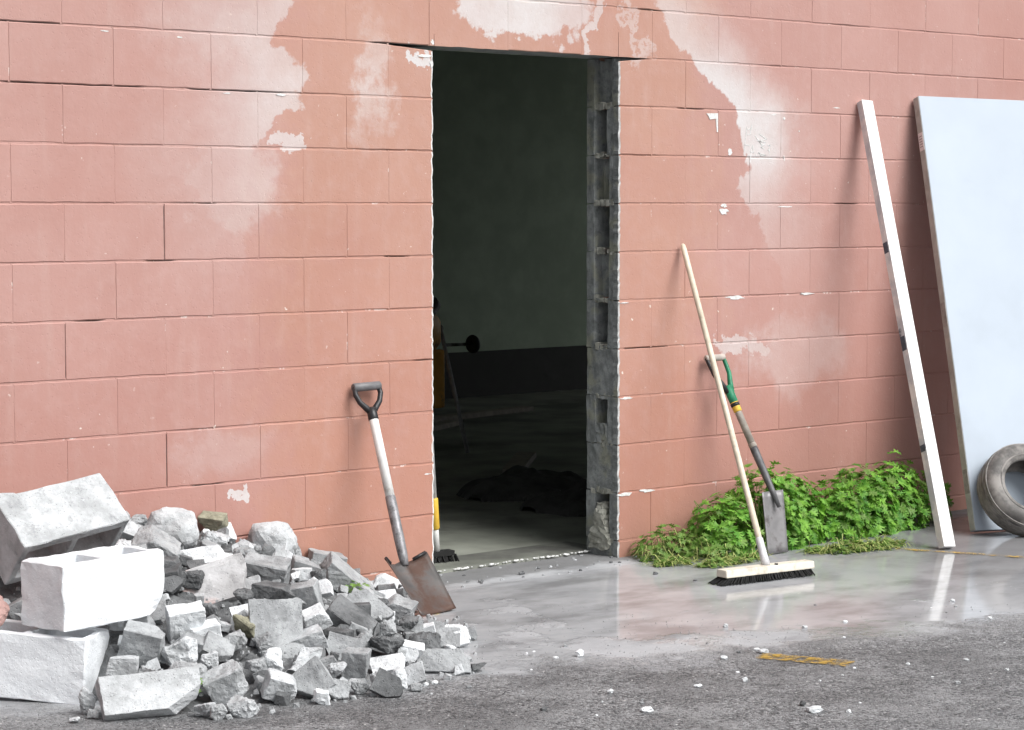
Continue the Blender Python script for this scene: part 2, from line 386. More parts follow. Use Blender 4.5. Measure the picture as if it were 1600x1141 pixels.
def block_outline(a, b, n, rng):
    zt, zb = ZT - .2 * n, ZT - .2 * n - .2
    hj, vj = .0021, .0006 + .0006 * rng.random()
    l = a + (0 if abs(a - XR) < 1e-6 and n >= 0 else vj); r = b - (0 if abs(b - XL) < 1e-6 and n >= 0 else vj)
    top, bot = zt - hj, zb + hj
    if n == -1 and b > XL and a < XR: bot = zb + .001
    def tj(x):
        t = top + .0022 * mnoise.noise((x * 11, n, 1)) + .0015 * mnoise.noise((x * 40, n, 1))
        if n == 0 and -.26 < x <= .001: t -= .017 * (x + .26) / .26
        if n == 0 and XR - .001 <= x < 1.16: t -= .016 * (1.16 - x) / .168
        return t
    def bj(x): return bot + .0022 * mnoise.noise((x * 11, n + 1, 4)) + .0015 * mnoise.noise((x * 40, n, 7))
    P = []; N = max(2, int((r - l) / .035))
    for i in range(N): P.append((l + (r - l) * i / N, tj(l + (r - l) * i / N)))
    edge = lambda x, z, e: x + (rng.uniform(-.003, .003) if e else .0012 * mnoise.noise((x * 3, z * 25, 3)))
    eR, eL = abs(b - XL) < 1e-6 and n >= 0, abs(a - XR) < 1e-6 and n >= 0
    m = 14 if eR else 5
    for i in range(m): z = tj(r) + (bj(r) - tj(r)) * i / m; P.append((edge(r, z, eR and i), z))
    notch = {-1: (.004, .986)}.get(n, ())
    for i in range(N):
        x0, x1 = r - (r - l) * i / N, r - (r - l) * (i + 1) / N
        P.append((x0, bj(x0)))
        for q, hgt in zip(notch, (.045, .10)):
            if x1 < q < x0: P += [(q + .0016, bj(q)), (q + .0008, bj(q) + hgt), (q - .0008, bj(q) + hgt), (q - .0016, bj(q))]
    m = 14 if eL else 5
    for i in range(m): z = bj(l) + (tj(l) - bj(l)) * i / m; P.append((edge(l, z, eL and i), z))
    return P, eL, eR, bool(notch) and (a < .004 < b or a < .986 < b)
def build_block(bm, a, b, n, rng, depth):
    P, eL, eR, notched = block_outline(a, b, n, rng)
    y0 = rng.uniform(-.0008, .0008); bv = .0032
    cx = (a + b) / 2; cz = ZT - .2 * n - .1
    def ins(p, w):
        x, z = p
        wl, wr = (.0055 if eL else w * .55), (.010 if eR else w * .55)
        return (x + (wl if x < a + .02 else -wr if x > b - .02 else 0), z + (w if z < cz - .06 and z < cz else -w if z > cz + .06 else 0))
    tilt = rng.uniform(-.002, .002); tz = rng.uniform(-.003, .003)
    Y = lambda p: y0 + (p[0] - cx) * tilt + (p[1] - cz) * tz
    w = 0.0 if notched else bv
    f = [bm.verts.new((*(ins(p, w)[:1]), Y(p), ins(p, w)[1])) for p in P]
    g = [bm.verts.new((p[0], Y(p) + bv + (.002 if (eL or eR) else 0), p[1])) for p in P]
    h = [bm.verts.new((p[0], depth, p[1])) for p in P]
    k = len(P)
    bm.faces.new(f)
    for i in range(k):
        j = (i + 1) % k
        q = bm.faces.new((f[j], f[i], g[i], g[j]))
        mx = (P[i][0] + P[j][0]) / 2
        if (eR and mx > b - .012) or (eL and mx < a + .012): q.material_index = 2
        bm.faces.new((g[j], g[i], h[i], h[j])).material_index = 1
    bm.faces.new(h[::-1]).material_index = 1

# the mortar carries the blocks: recessed strips whose depth varies, open cracks where it has fallen out
bm = bmesh.new()
def strip(n, xa, xb):
    z = ZT - .2 * n; N = max(1, int((xb - xa) / .022)); rows = []
    for i in range(N + 1):
        x = xa + (xb - xa) * i / N; d = joint_depth(n, x)
        rows.append([bm.verts.new((x, .11, z + .012)), bm.verts.new((x, d + .001, z + .0085)), bm.verts.new((x, d, z - .0085)), bm.verts.new((x, .11, z - .012))])
    for i in range(N):
        for k in range(3): bm.faces.new((rows[i][k], rows[i + 1][k], rows[i + 1][k + 1], rows[i][k + 1]))
for n in range(-7, 12):
    if n <= 0: strip(n, -8, 10) if n < 0 else (strip(n, -8, XL - .002), strip(n, XR + .002, 10))
    else: strip(n, -8, XL - .004); strip(n, XR + .004, 10)
    rows = course_blocks(n, -8, 10)
    zt, zb = ZT - .2 * n, ZT - .2 * n - .2
    for (a, b) in rows:
        if b in (XL,): continue
        if n >= 0 and b > XL - .01 and b < XR: continue
        d = .0011 + .0005 * mnoise.noise((b * 9, n * 2, 8)) + (.012 if (n, round(b, 1)) in ((3, -1.2), (7, -1.2), (5, -1.6)) else 0)
        vs = [bm.verts.new((b + s, yy, zz)) for zz in (zt, zb) for s, yy in ((-.006, .02), (-.004, d), (.004, d), (.006, .02))]
        for k in range(3): bm.faces.new((vs[k], vs[k + 4], vs[k + 5], vs[k + 1]))
bmesh.ops.recalc_face_normals(bm, faces=bm.faces)
wall = mesh_obj('front_wall', bm, M['mortar'], bld)

rest = bmesh.new(); nb = 0
for n in range(-7, 11):
    for (a, b) in course_blocks(n, -8, 10):
        rng = random.Random(n * 1000 + int(a * 100))
        near = n >= -3 and a > -2.85 and b < 4.65
        depth = .034 if (n >= 0 and abs(a - XR) < 1e-6) else .185
        if near:
            bm = bmesh.new(); build_block(bm, a, b, n, rng, depth)
            o = mesh_obj('concrete_block', bm, [M['wall'], M['raw'], M['chip']], wall, loc=((a + b) / 2, 0, ZT - .2 * n - .1)); nb += 1
        else: build_block(rest, a, b, n, rng, depth)
o = mesh_obj('distant_blocks', rest, [M['wall'], M['raw'], M['chip']], wall); tag(o, kind='stuff')

# sawn right-hand jamb: face shells, open cores and webs of the cut blocks
def rough_box(bm, x0, x1, y0, y1, z0, z1, amp=.002, cuts=3, mi=0, seed=0):
    t = bmesh.new(); bm_box(t, ((x0 + x1) / 2, (y0 + y1) / 2, (z0 + z1) / 2), (x1 - x0, y1 - y0, z1 - z0))
    bmesh.ops.subdivide_edges(t, edges=t.edges[:], cuts=cuts, use_grid_fill=True)
    new = {}
    for v in t.verts:
        q = v.co * 45 + Vector((seed, 0, 0))
        new[v] = bm.verts.new(v.co + Vector((mnoise.noise(q), mnoise.noise(q + Vector((9, 9, 9))), mnoise.noise(q + Vector((3, 7, 1))))) * amp)
    for f in t.faces: bm.faces.new([new[v] for v in f.verts]).material_index = mi
    t.free()
CAV = {0: (.030, .045, .150, 0, 1), 1: (.11, .075, .150, 0, 1), 2: (.055, .060, .150, 0, 1), 3: (.10, .058, .152, 0, 1), 4: (.048, .062, .150, .03, 1), 5: (.15, .068, .150, .04, 1), 6: None, 7: (.16, .068, .142, .42, .93), 8: None, 9: (.16, .055, .145, .22, .97), 10: None}
for n in range(0, 11):
    z1, z0 = ZT - .2 * n - .002, ZT - .2 * n - .2 + .002
    bm = bmesh.new(); q = CAV[n]; e = XR + .001
    if q is None:
        rough_box(bm, e + .002, e + .22, .036, .193, z0, z1, .003, 5, 0, n)
    else:
        d, ya, yb, f0, f1 = q; za, zb = z0 + (z1 - z0) * f0, z0 + (z1 - z0) * f1
        rough_box(bm, e + .001, e + .22, .0355, ya, z0, z1, .003, 4, 0, n)
        rough_box(bm, e, e + .22, yb, .194, z0, z1, .003, 4, 0, n + 20)
        rough_box(bm, e + d, e + .23, ya - .006, yb + .006, z0, z1, .006, 4, 0, n + 40)
        if f0 > 0: rough_box(bm, e + .003, e + .2, ya - .005, yb + .005, z0, za, .009, 4, 0, n + 60)
        if f1 < .99: rough_box(bm, e + .003, e + .2, ya - .005, yb + .005, zb, z1, .006, 3, 0, n + 80)
    cb = mesh_obj('cut_block', bm, M['raw'], wall)
    # squeezed mortar along the bed under this block
    bm = bmesh.new(); rg = random.Random(n)
    for k in range(5):
        yy = .045 + .028 * k + rg.uniform(-.008, .008); s = rg.uniform(.008, .017)
        rough_box(bm, e + rg.uniform(-.002, .006), e + .06, yy - s, yy + s, z0 - .008 - rg.uniform(0, .006), z0 + rg.uniform(.004, .020), .006, 3, 0, n * 7 + k)
    mesh_obj('mortar_lump', bm, M['mort_raw'], wall)
# broken foot of the jamb
bm = bmesh.new()
for k in range(7):
    zz = .05 + .025 * k; rough_box(bm, XR - .012 - .003 * (k % 3), XR + .05, .05 + .006 * k, .165 - .008 * k, zz - .022, zz + .022, .012, 3, 0, 200 + k)
mesh_obj('mortar_lump', bm, M['mort_raw'], wall)

# flaked paint and scratches on the right-hand blocks, 1 mm proud
def flake(pts, mat=M['chip'], name='paint_flake', y=-.0019):
    bm = bmesh.new(); f = [bm.verts.new((x, y, z)) for x, z in pts]; g = [bm.verts.new((x, .004, z)) for x, z in pts]
    bm.faces.new(f)
    for i in range(len(pts)): j = (i + 1) % len(pts); bm.faces.new((f[j], f[i], g[i], g[j]))
    bmesh.ops.recalc_face_normals(bm, faces=bm.faces)
    return mesh_obj(name, bm, mat, wall, loc=(pts[0][0], 0, pts[0][1]))
def blob(cx, cz, rx, rz, seed, k=13):
    rg = random.Random(seed); return [(cx + rx * math.cos(-t * 2 * math.pi / k) * rg.uniform(.45, 1.15), cz + rz * math.sin(-t * 2 * math.pi / k) * rg.uniform(.45, 1.15)) for t in range(k)]
flake([(1.508, 1.853), (1.578, 1.856), (1.579, 1.775), (1.572, 1.776), (1.565, 1.832), (1.528, 1.828), (1.520, 1.842)])
for i, (cx, cz, rx, rz) in enumerate(((1.655, 1.690, .014, .017), (1.62, 1.462, .022, .010), (1.618, 1.438, .030, .018), (2.02, 1.457, .06, .003), (1.93, 1.858, .025, .003), (2.00, 1.845, .008, .008), (1.90, 1.705, .005, .006),
        (1.82, 1.68, .005, .005), (2.10, 1.79, .005, .004), (1.04, .663, .045, .006), (1.03, .262, .04, .009), (1.16, .268, .05, .008), (-.035, .43, .025, .003), (1.02, 1.06, .03, .003),
        (1.70, 1.065, .07, .010), (2.16, 1.07, .05, .006), (-1.45, 2.055, .02, .003), (-1.15, 2.048, .012, .004), (-.95, 1.86, .02, .003), (-.72, 1.862, .03, .005), (2.35, 1.90, .025, .003), (-.004, 2.084, .010, .012), (-.045, 2.03, .035, .008), (-.010, 2.0, .008, .022))):
    flake(blob(cx, cz, rx, rz, i))
def scratch(pts, w=.0035):
    bm = bmesh.new()
    for (a, b) in zip(pts[:-1], pts[1:]):
        a = Vector((a[0], 0, a[1])); b = Vector((b[0], 0, b[1])); d = (b - a).normalized(); L = (b - a).length
        bm_box(bm, ((a.x + b.x) / 2, -.0001, (a.z + b.z) / 2), (L + w, .0038, w), Matrix.Rotation(-math.atan2(d.z, d.x), 3, 'Y'))
    mesh_obj('scratch_mark', bm, M['chip'], wall, loc=(pts[0][0], 0, pts[0][1]))
for s in ([(1.760, 1.800), (1.745, 1.700)], [(1.765, 1.790), (1.785, 1.795), (1.782, 1.770), (1.765, 1.768)], [(1.748, 1.725), (1.778, 1.722)], [(1.790, 1.810), (1.789, 1.795)], [(1.788, 1.690), (1.782, 1.650)], [(1.798, 1.722), (1.785, 1.695), (1.802, 1.692), (1.800, 1.720)],
          [(1.815, 1.765), (1.860, 1.720)], [(1.842, 1.772), (1.885, 1.752), (1.848, 1.742), (1.880, 1.735), (1.852, 1.715), (1.870, 1.710)], [(1.830, 1.745), (1.865, 1.725)], [(1.835, 1.690), (1.880, 1.682), (1.850, 1.678), (1.838, 1.695)], [(1.905, 1.725), (1.905, 1.690)], [(1.897, 1.725), (1.912, 1.724)], [(2.0, 1.68), (2.004, 1.66)]): scratch(s)

# inner skin, ends, back, roof, floor
def slab(name, x0, x1, y0, y1, z0, z1, mat, parent=bld):
    bm = bmesh.new(); bm_box(bm, ((x0 + x1) / 2, (y0 + y1) / 2, (z0 + z1) / 2), (x1 - x0, y1 - y0, z1 - z0)); return mesh_obj(name, bm, mat, parent)
BX0, BX1, BY, BZ = -7.9, 9.9, 6.5, 3.46
slab('inner_skin', BX0, -.004, .186, .2, -.1, BZ, M['inwall']); slab('inner_skin', XR + .24, BX1, .186, .2, -.1, BZ, M['inwall']); slab('inner_skin', -.004, XR + .24, .186, .2, ZT + .002, BZ, M['inwall'])
slab('back_wall', BX0, BX1, BY, BY + .2, -.1, BZ, M['inwall'])
slab('dado', BX0 + .01, BX1 - .01, BY - .012, BY + .01, -.05, .36, M['dado'])
slab('end_wall', BX1, BX1 + .2, .0, 1.0, -.1, BZ, M['inwall']); slab('end_wall', BX1, BX1 + .2, 6.0, BY + .2, -.1, BZ, M['inwall']); slab('end_wall', BX1, BX1 + .2, 1.0, 6.0, 2.8, BZ, M['inwall'])  # both end walls leave unseen openings, added to let daylight into the room
slab('end_wall', BX0 - .2, BX0, .0, 1.2, -.1, BZ, M['inwall']); slab('end_wall', BX0 - .2, BX0, 5.6, BY + .2, -.1, BZ, M['inwall']); slab('end_wall', BX0 - .2, BX0, 1.2, 5.6, 3.0, BZ, M['inwall'])
slab('ceiling', BX0 - .2, BX1 + .2, .19, BY + .2, BZ + .002, BZ + .06, M['ceil'])
slab('roof', BX0 - .4, BX1 + .4, -.12, BY + .4, BZ + .064, BZ + .26, M['roof'])
bm = bmesh.new(); xs_ = [XL - .002 + (XR + .1 - XL) * i / 60 for i in range(61)]
edge_y = [.178 + .010 * mnoise.noise((x * 6, 0, 0)) + .012 * mnoise.noise((x * 30, 3, 0)) for x in xs_]
a = [bm.verts.new((x, y, .014)) for x, y in zip(xs_, edge_y)]; b = [bm.verts.new((x, .42, .014)) for x in xs_]; c_ = [bm.verts.new((x, y - .006, -.02)) for x, y in zip(xs_, edge_y)]
for i in range(60): bm.faces.new((a[i], a[i + 1], b[i + 1], b[i])); bm.faces.new((c_[i], c_[i + 1], a[i + 1], a[i]))
mesh_obj('floor_slab_edge', bm, M['infloor'], bld)
slab('interior_floor', BX0, BX1, .42, BY, -.1, .014, M['infloor'])
slab('interior_floor', BX0, XL - .002, .2, .42, -.1, .014, M['infloor']); slab('interior_floor', XR + .1, BX1, .2, .42, -.1, .014, M['infloor'])
rg = random.Random(5)
for i in range(90):                      # broken white crumbs along the sawn sill
    x = rg.uniform(0.0, .99); y = .172 + .012 * mnoise.noise((x * 6, 0, 0)) + rg.uniform(-.012, .012); s = rg.uniform(.003, .008)
    bm = bmesh.new(); bmesh.ops.create_icosphere(bm, subdivisions=1, radius=1)
    for v in bm.verts: v.co = Vector((v.co.x * s * rg.uniform(.8, 2.2), v.co.y * s, v.co.z * s * .6)) * rg.uniform(.7, 1.2) + Vector((x, y, .010))
    mesh_obj('sill_crumb', bm, M['chip'], bld, loc=(x, y, .01))

# ---------------------------------------------------------------- rubble heap
HX = [-3.4, -2.9, -1.9, -1.3, -.98, -.61, -.3, -.15]; HS = [.15, .40, .48, .38, .32, .14, .04, 0]
DX = [-3.4, -2.9, -2.5, -2.2, -2.0, -1.4, -1.0, -.55, -.3, -.15]; DS = [.4, .55, .62, .85, 1.40, 1.47, 1.37, .85, .42, .05]
def mound(x, y):
    t = -y / interp(x, DX, DS); return interp(x, HX, HS) * (1 - t) if 0 <= t < 1 and -3.4 < x < -.15 else 0
bm = bmesh.new(); nx, ny = 150, 80; g = []
for i in range(nx + 1):
    x = -3.4 + 3.25 * i / nx; row = []
    for j in range(ny + 1):
        y = -.006 - 1.6 * j / ny; h = mound(x, y)
        z = h * .96 - .034 + (.035 * mnoise.noise((x * 14, y * 14, 0)) + .02 * mnoise.noise((x * 40, y * 40, 3))) * min(1, h * 9)
        row.append(bm.verts.new((x, y, max(z, -.02))))
    g.append(row)
for i in range(nx):
    for j in range(ny): bm.faces.new((g[i][j], g[i][j + 1], g[i + 1][j + 1], g[i + 1][j]))
o = mesh_obj('crushed_concrete', bm, M['rub0']); tag(o, 'crushed concrete and dust filling the rubble heap, coloured dark for shade in the gaps', 'rubble', kind='stuff')  # mound coloured dark to stand for shade between the pieces

def rubble_mesh(kind, d, rng, lod=2):
    bm = bmesh.new(); d = Vector(d); s = min(d)
    if kind == 'boulder':
        bmesh.ops.create_icosphere(bm, subdivisions=4, radius=1); off = Vector((rng.random() * 50, 0, 0))
        for v in bm.verts:
            n = v.co.normalized(); q = Vector([math.copysign(abs(c) ** .90, c) for c in n]); f = .92 + .22 * mnoise.noise(n * 1.1 + off) + .07 * mnoise.noise(n * 3 + off) + .025 * mnoise.noise(n * 9 + off) + .012 * mnoise.noise(n * 25 + off)
            v.co = Vector((q.x * d.x, q.y * d.y, q.z * d.z)) * .5 * f
        return bm
    if kind == 'rock':
        for _ in range(13):
            v = Vector((rng.gauss(0, 1), rng.gauss(0, 1), rng.gauss(0, 1))).normalized()
            v = Vector([math.copysign(abs(c) ** .62, c) for c in v]); bm.verts.new(Vector((v.x * d.x, v.y * d.y, v.z * d.z)) * .5 * rng.uniform(.86, 1.04))
        bmesh.ops.convex_hull(bm, input=bm.verts)
        bmesh.ops.delete(bm, geom=[v for v in bm.verts if not v.link_faces], context='VERTS')
        bmesh.ops.dissolve_limit(bm, angle_limit=R(12), verts=bm.verts, edges=bm.edges)
    else:
        for v in bm_box(bm, (0, 0, 0), d): v.co += Vector((rng.uniform(-1, 1) * d.x, rng.uniform(-1, 1) * d.y, rng.uniform(-1, 1) * d.z)) * .035
        for k in range(rng.choice((1, 1, 2, 2)) if kind == 'brick' else rng.choice((1, 2, 3))):   # broken-off ends and corners
            n = Vector((rng.choice((-1, 1)) * rng.uniform(.5, 1), rng.uniform(-.9, .9), rng.uniform(-.8, .8) if kind == 'brick' else rng.uniform(-.4, .4)))
            c = Vector((math.copysign(d.x, n.x) * rng.uniform(.38, .49), math.copysign(d.y, n.y) * rng.uniform(.05, .4) * abs(n.y), math.copysign(d.z, n.z) * rng.uniform(.05, .4) * abs(n.z)))
            r = bmesh.ops.bisect_plane(bm, geom=bm.verts[:] + bm.edges[:] + bm.faces[:], plane_co=c, plane_no=n, clear_outer=True)
            es = [e for e in r['geom_cut'] if isinstance(e, bmesh.types.BMEdge)]
            if es: bmesh.ops.edgeloop_fill(bm, edges=es)
    bmesh.ops.remove_doubles(bm, verts=bm.verts, dist=s * .03)
    bmesh.ops.bevel(bm, geom=list(bm.edges), offset=s * (.035 if kind != 'rock' else .06), segments=1, affect='EDGES', clamp_overlap=True)
    bmesh.ops.remove_doubles(bm, verts=bm.verts, dist=s * .01)
    bmesh.ops.triangulate(bm, faces=bm.faces)
    for _ in range(3 if lod > 1 else 2):
        lim = max(s * .13, .006) if lod > 1 else s * .3
        es = [e for e in bm.edges if e.calc_length() > lim]
        if es: bmesh.ops.subdivide_edges(bm, edges=es, cuts=1); bmesh.ops.triangulate(bm, faces=bm.faces)
    off = Vector((rng.random() * 90, rng.random() * 90, 0)); q = .06 if kind != 'rock' else .10
    bm.normal_update(); disp = []
    for v in bm.verts:
        c = v.co + off; ridge = abs(mnoise.noise(c * (3.0 / s)))
        disp.append(v.normal * s * (q * mnoise.noise(c * (1.3 / s)) + q * .8 * (.3 - ridge) * .8 + q * .5 * mnoise.noise(c * (7 / s)) + q * .35 * mnoise.noise(c * (18 / s))))
    for v, w in zip(bm.verts, disp): v.co += w
    return bm
def put_chunk(x, y, z, w, h, kind, tone, tilt, rng, name, mat=None, lod=2):
    if kind == 'slab': d = (w, h * 1.05, max(.022, min(w, h) * rng.uniform(.28, .42))); pitch = rng.uniform(38, 62)
    elif kind == 'brick': d = (w * .97, w * rng.uniform(.55, .8), h * .85); pitch = rng.uniform(-5, 22)
    else: d = (w * 1.02, w * rng.uniform(.75, .95), h * 1.02); pitch = rng.uniform(-20, 20)
    bm = rubble_mesh(kind, d, rng, lod)
    rot = Matrix.Rotation(R(-41.6 + rng.uniform(-22, 22)), 3, 'Z') @ Matrix.Rotation(R(tilt + rng.uniform(-4, 4)), 3, 'Y') @ Matrix.Rotation(R(pitch), 3, 'X')
    bmesh.ops.transform(bm, matrix=rot.to_4x4(), verts=bm.verts)
    zmin = min(v.co.z for v in bm.verts); z = max(z, -zmin - .006)
    bmesh.ops.translate(bm, vec=(x, y, z), verts=bm.verts)
    ymx = max(v.co.y for v in bm.verts)
    if ymx > -.006: bmesh.ops.translate(bm, vec=(0, -.006 - ymx, 0), verts=bm.verts); y -= ymx + .006
    m = mat or M['rub%d' % (0 if tone < .38 else 1 if tone < .52 else 2 if tone < .72 else 3)]
    return mesh_obj(name, bm, m, loc=(x, y, z))
CH = [
(-1.313, -0.176, 0.336, 0.194, 0.163, 'rock', 0.62, 0),
(-1.066, -0.058, 0.335, 0.091, 0.054, 'brick', 0.3, 10),
(-1.163, -0.227, 0.297, 0.115, 0.067, 'rock', 0.6, 0),
(-1.343, -0.396, 0.282, 0.15, 0.056, 'slab', 0.85, -10),
(-1.489, -0.339, 0.316, 0.149, 0.085, 'brick', 0.36, 30),
(-1.628, -0.359, 0.328, 0.067, 0.055, 'rock', 0.6, 0),
(-1.421, -0.121, 0.367, 0.074, 0.07, 'rock', 0.42, 0),
(-1.455, -0.634, 0.229, 0.229, 0.129, 'slab', 0.5, -20),
(-1.449, -0.777, 0.19, 0.078, 0.074, 'rock', 0.45, 0),
(-1.486, -0.858, 0.171, 0.097, 0.041, 'slab', 0.85, -8),
(-1.598, -0.982, 0.141, 0.111, 0.071, 'rock', 0.5, 0),
(-1.76, -0.921, 0.168, 0.106, 0.126, 'brick', 0.9, -8),
(-1.897, -1.093, 0.118, 0.111, 0.103, 'rock', 0.6, 0),
(-1.638, -0.873, 0.174, 0.056, 0.08, 'rock', 0.4, 0),
(-1.97, -1.011, 0.142, 0.122, 0.119, 'brick', 0.45, 10),
(-2.085, -1.079, 0.095, 0.086, 0.075, 'brick', 0.6, 0),
(-2.037, -1.16, 0.083, 0.086, 0.06, 'rock', 0.55, 0),
(-1.954, -1.218, 0.076, 0.127, 0.09, 'rock', 0.45, 0),
(-1.749, -1.08, 0.118, 0.093, 0.074, 'slab', 0.45, 30),
(-1.837, -1.159, 0.095, 0.061, 0.076, 'rock', 0.5, 0),
(-1.861, -1.292, 0.053, 0.116, 0.109, 'brick', 0.6, -25),
(-2.111, -1.26, 0.025, 0.276, 0.114, 'slab', 0.68, -6),
(-2.232, -1.131, 0.032, 0.052, 0.085, 'rock', 0.55, 0),
(-2.254, -1.195, 0.004, 0.036, 0.029, 'rock', 0.6, 0),
(-2.32, -1.201, -0.001, 0.033, 0.018, 'rock', 0.7, 0),
(-2.001, -1.38, 0.02, 0.066, 0.073, 'rock', 0.55, 0),
(-1.912, -1.439, 0.004, 0.096, 0.073, 'rock', 0.65, 0),
(-1.99, -1.434, 0.005, 0.051, 0.051, 'rock', 0.55, 0),
(-0.853, -0.057, 0.248, 0.194, 0.152, 'rock', 0.66, 0),
(-0.578, -0.058, 0.145, 0.137, 0.066, 'brick', 0.5, 10),
(-1.188, -0.545, 0.22, 0.142, 0.103, 'brick', 0.42, 12),
(-1.285, -0.735, 0.185, 0.13, 0.063, 'brick', 0.42, 5),
(-1.503, -1.036, 0.12, 0.155, 0.207, 'slab', 0.42, 0),
(-1.192, -0.783, 0.161, 0.092, 0.122, 'brick', 0.48, -10),
(-1.277, -0.946, 0.128, 0.094, 0.074, 'brick', 0.75, -20),
(-0.984, -0.569, 0.185, 0.061, 0.065, 'rock', 0.35, 0),
(-0.792, -0.498, 0.127, 0.246, 0.076, 'brick', 0.42, 38),
(-1.173, -0.981, 0.109, 0.157, 0.083, 'brick', 0.46, 33),
(-0.649, -0.402, 0.093, 0.073, 0.05, 'brick', 0.6, 0),
(-0.777, -0.735, 0.075, 0.136, 0.096, 'brick', 0.5, 15),
(-1.297, -1.093, 0.092, 0.085, 0.052, 'brick', 0.3, 5),
(-1.415, -1.1, 0.099, 0.104, 0.068, 'brick', 0.6, -20),
(-1.403, -1.319, 0.041, 0.078, 0.129, 'brick', 0.45, 3),
(-1.507, -1.224, 0.067, 0.094, 0.082, 'rock', 0.5, 0),
(-1.48, -1.326, 0.039, 0.062, 0.081, 'rock', 0.58, 0),
(-1.634, -1.207, 0.075, 0.07, 0.081, 'rock', 0.88, 0),
(-1.718, -1.356, 0.03, 0.091, 0.079, 'brick', 0.66, 20),
(-1.617, -1.377, 0.024, 0.107, 0.099, 'slab', 0.45, -35),
(-1.559, -1.436, 0.007, 0.084, 0.053, 'rock', 0.42, 0),
(-1.273, -1.296, 0.037, 0.107, 0.056, 'slab', 0.82, -12),
(-1.391, -1.413, 0.014, 0.07, 0.062, 'rock', 0.5, 0),
(-1.328, -1.437, 0.003, 0.066, 0.066, 'rock', 0.86, 0),
(-1.226, -1.366, 0.014, 0.071, 0.036, 'slab', 0.88, 8),
(-1.323, -1.507, -0.001, 0.042, 0.027, 'rock', 0.45, 0),
(-1.172, -1.163, 0.062, 0.118, 0.065, 'rock', 0.42, 0),
(-1.041, -1.195, 0.043, 0.131, 0.082, 'rock', 0.36, 0),
(-0.71, -0.967, 0.012, 0.112, 0.056, 'slab', 0.82, 5),
(-0.925, -1.193, 0.02, 0.045, 0.029, 'rock', 0.85, 0),
(-1.084, -1.342, 0.011, 0.173, 0.068, 'slab', 0.42, 4),
(-0.979, -1.404, -0.0, 0.073, 0.032, 'rock', 0.3, 0),
(-1.071, -1.053, 0.08, 0.058, 0.074, 'rock', 0.5, 0),
(-0.962, -0.813, 0.12, 0.15, 0.077, 'slab', 0.44, 36),
(-0.824, -0.714, 0.094, 0.065, 0.057, 'rock', 0.33, 0),
(-0.741, -0.059, 0.198, 0.093, 0.07, 'rock', 0.4, 0),
(-1.175, -0.397, 0.256, 0.1, 0.074, 'rock', 0.48, 0),
(-1.524, -0.609, 0.244, 0.083, 0.062, 'rock', 0.45, 0),
(-1.564, -0.539, 0.268, 0.071, 0.083, 'brick', 0.4, 0),
(-1.652, -0.579, 0.264, 0.062, 0.062, 'rock', 0.3, 0),
(-1.68, -1.066, 0.119, 0.078, 0.059, 'rock', 0.42, 0),
(-1.703, -1.216, 0.074, 0.069, 0.065, 'rock', 0.45, 0),
(-1.609, -1.28, 0.053, 0.065, 0.058, 'rock', 0.5, 0),
(-1.212, -1.115, 0.078, 0.073, 0.057, 'rock', 0.45, 0),
(-0.884, -0.936, 0.066, 0.094, 0.055, 'rock', 0.4, 0),
(-1.477, -1.423, 0.011, 0.069, 0.042, 'rock', 0.52, 0),
(-1.577, -1.072, 0.114, 0.067, 0.079, 'rock', 0.4, 0)
]
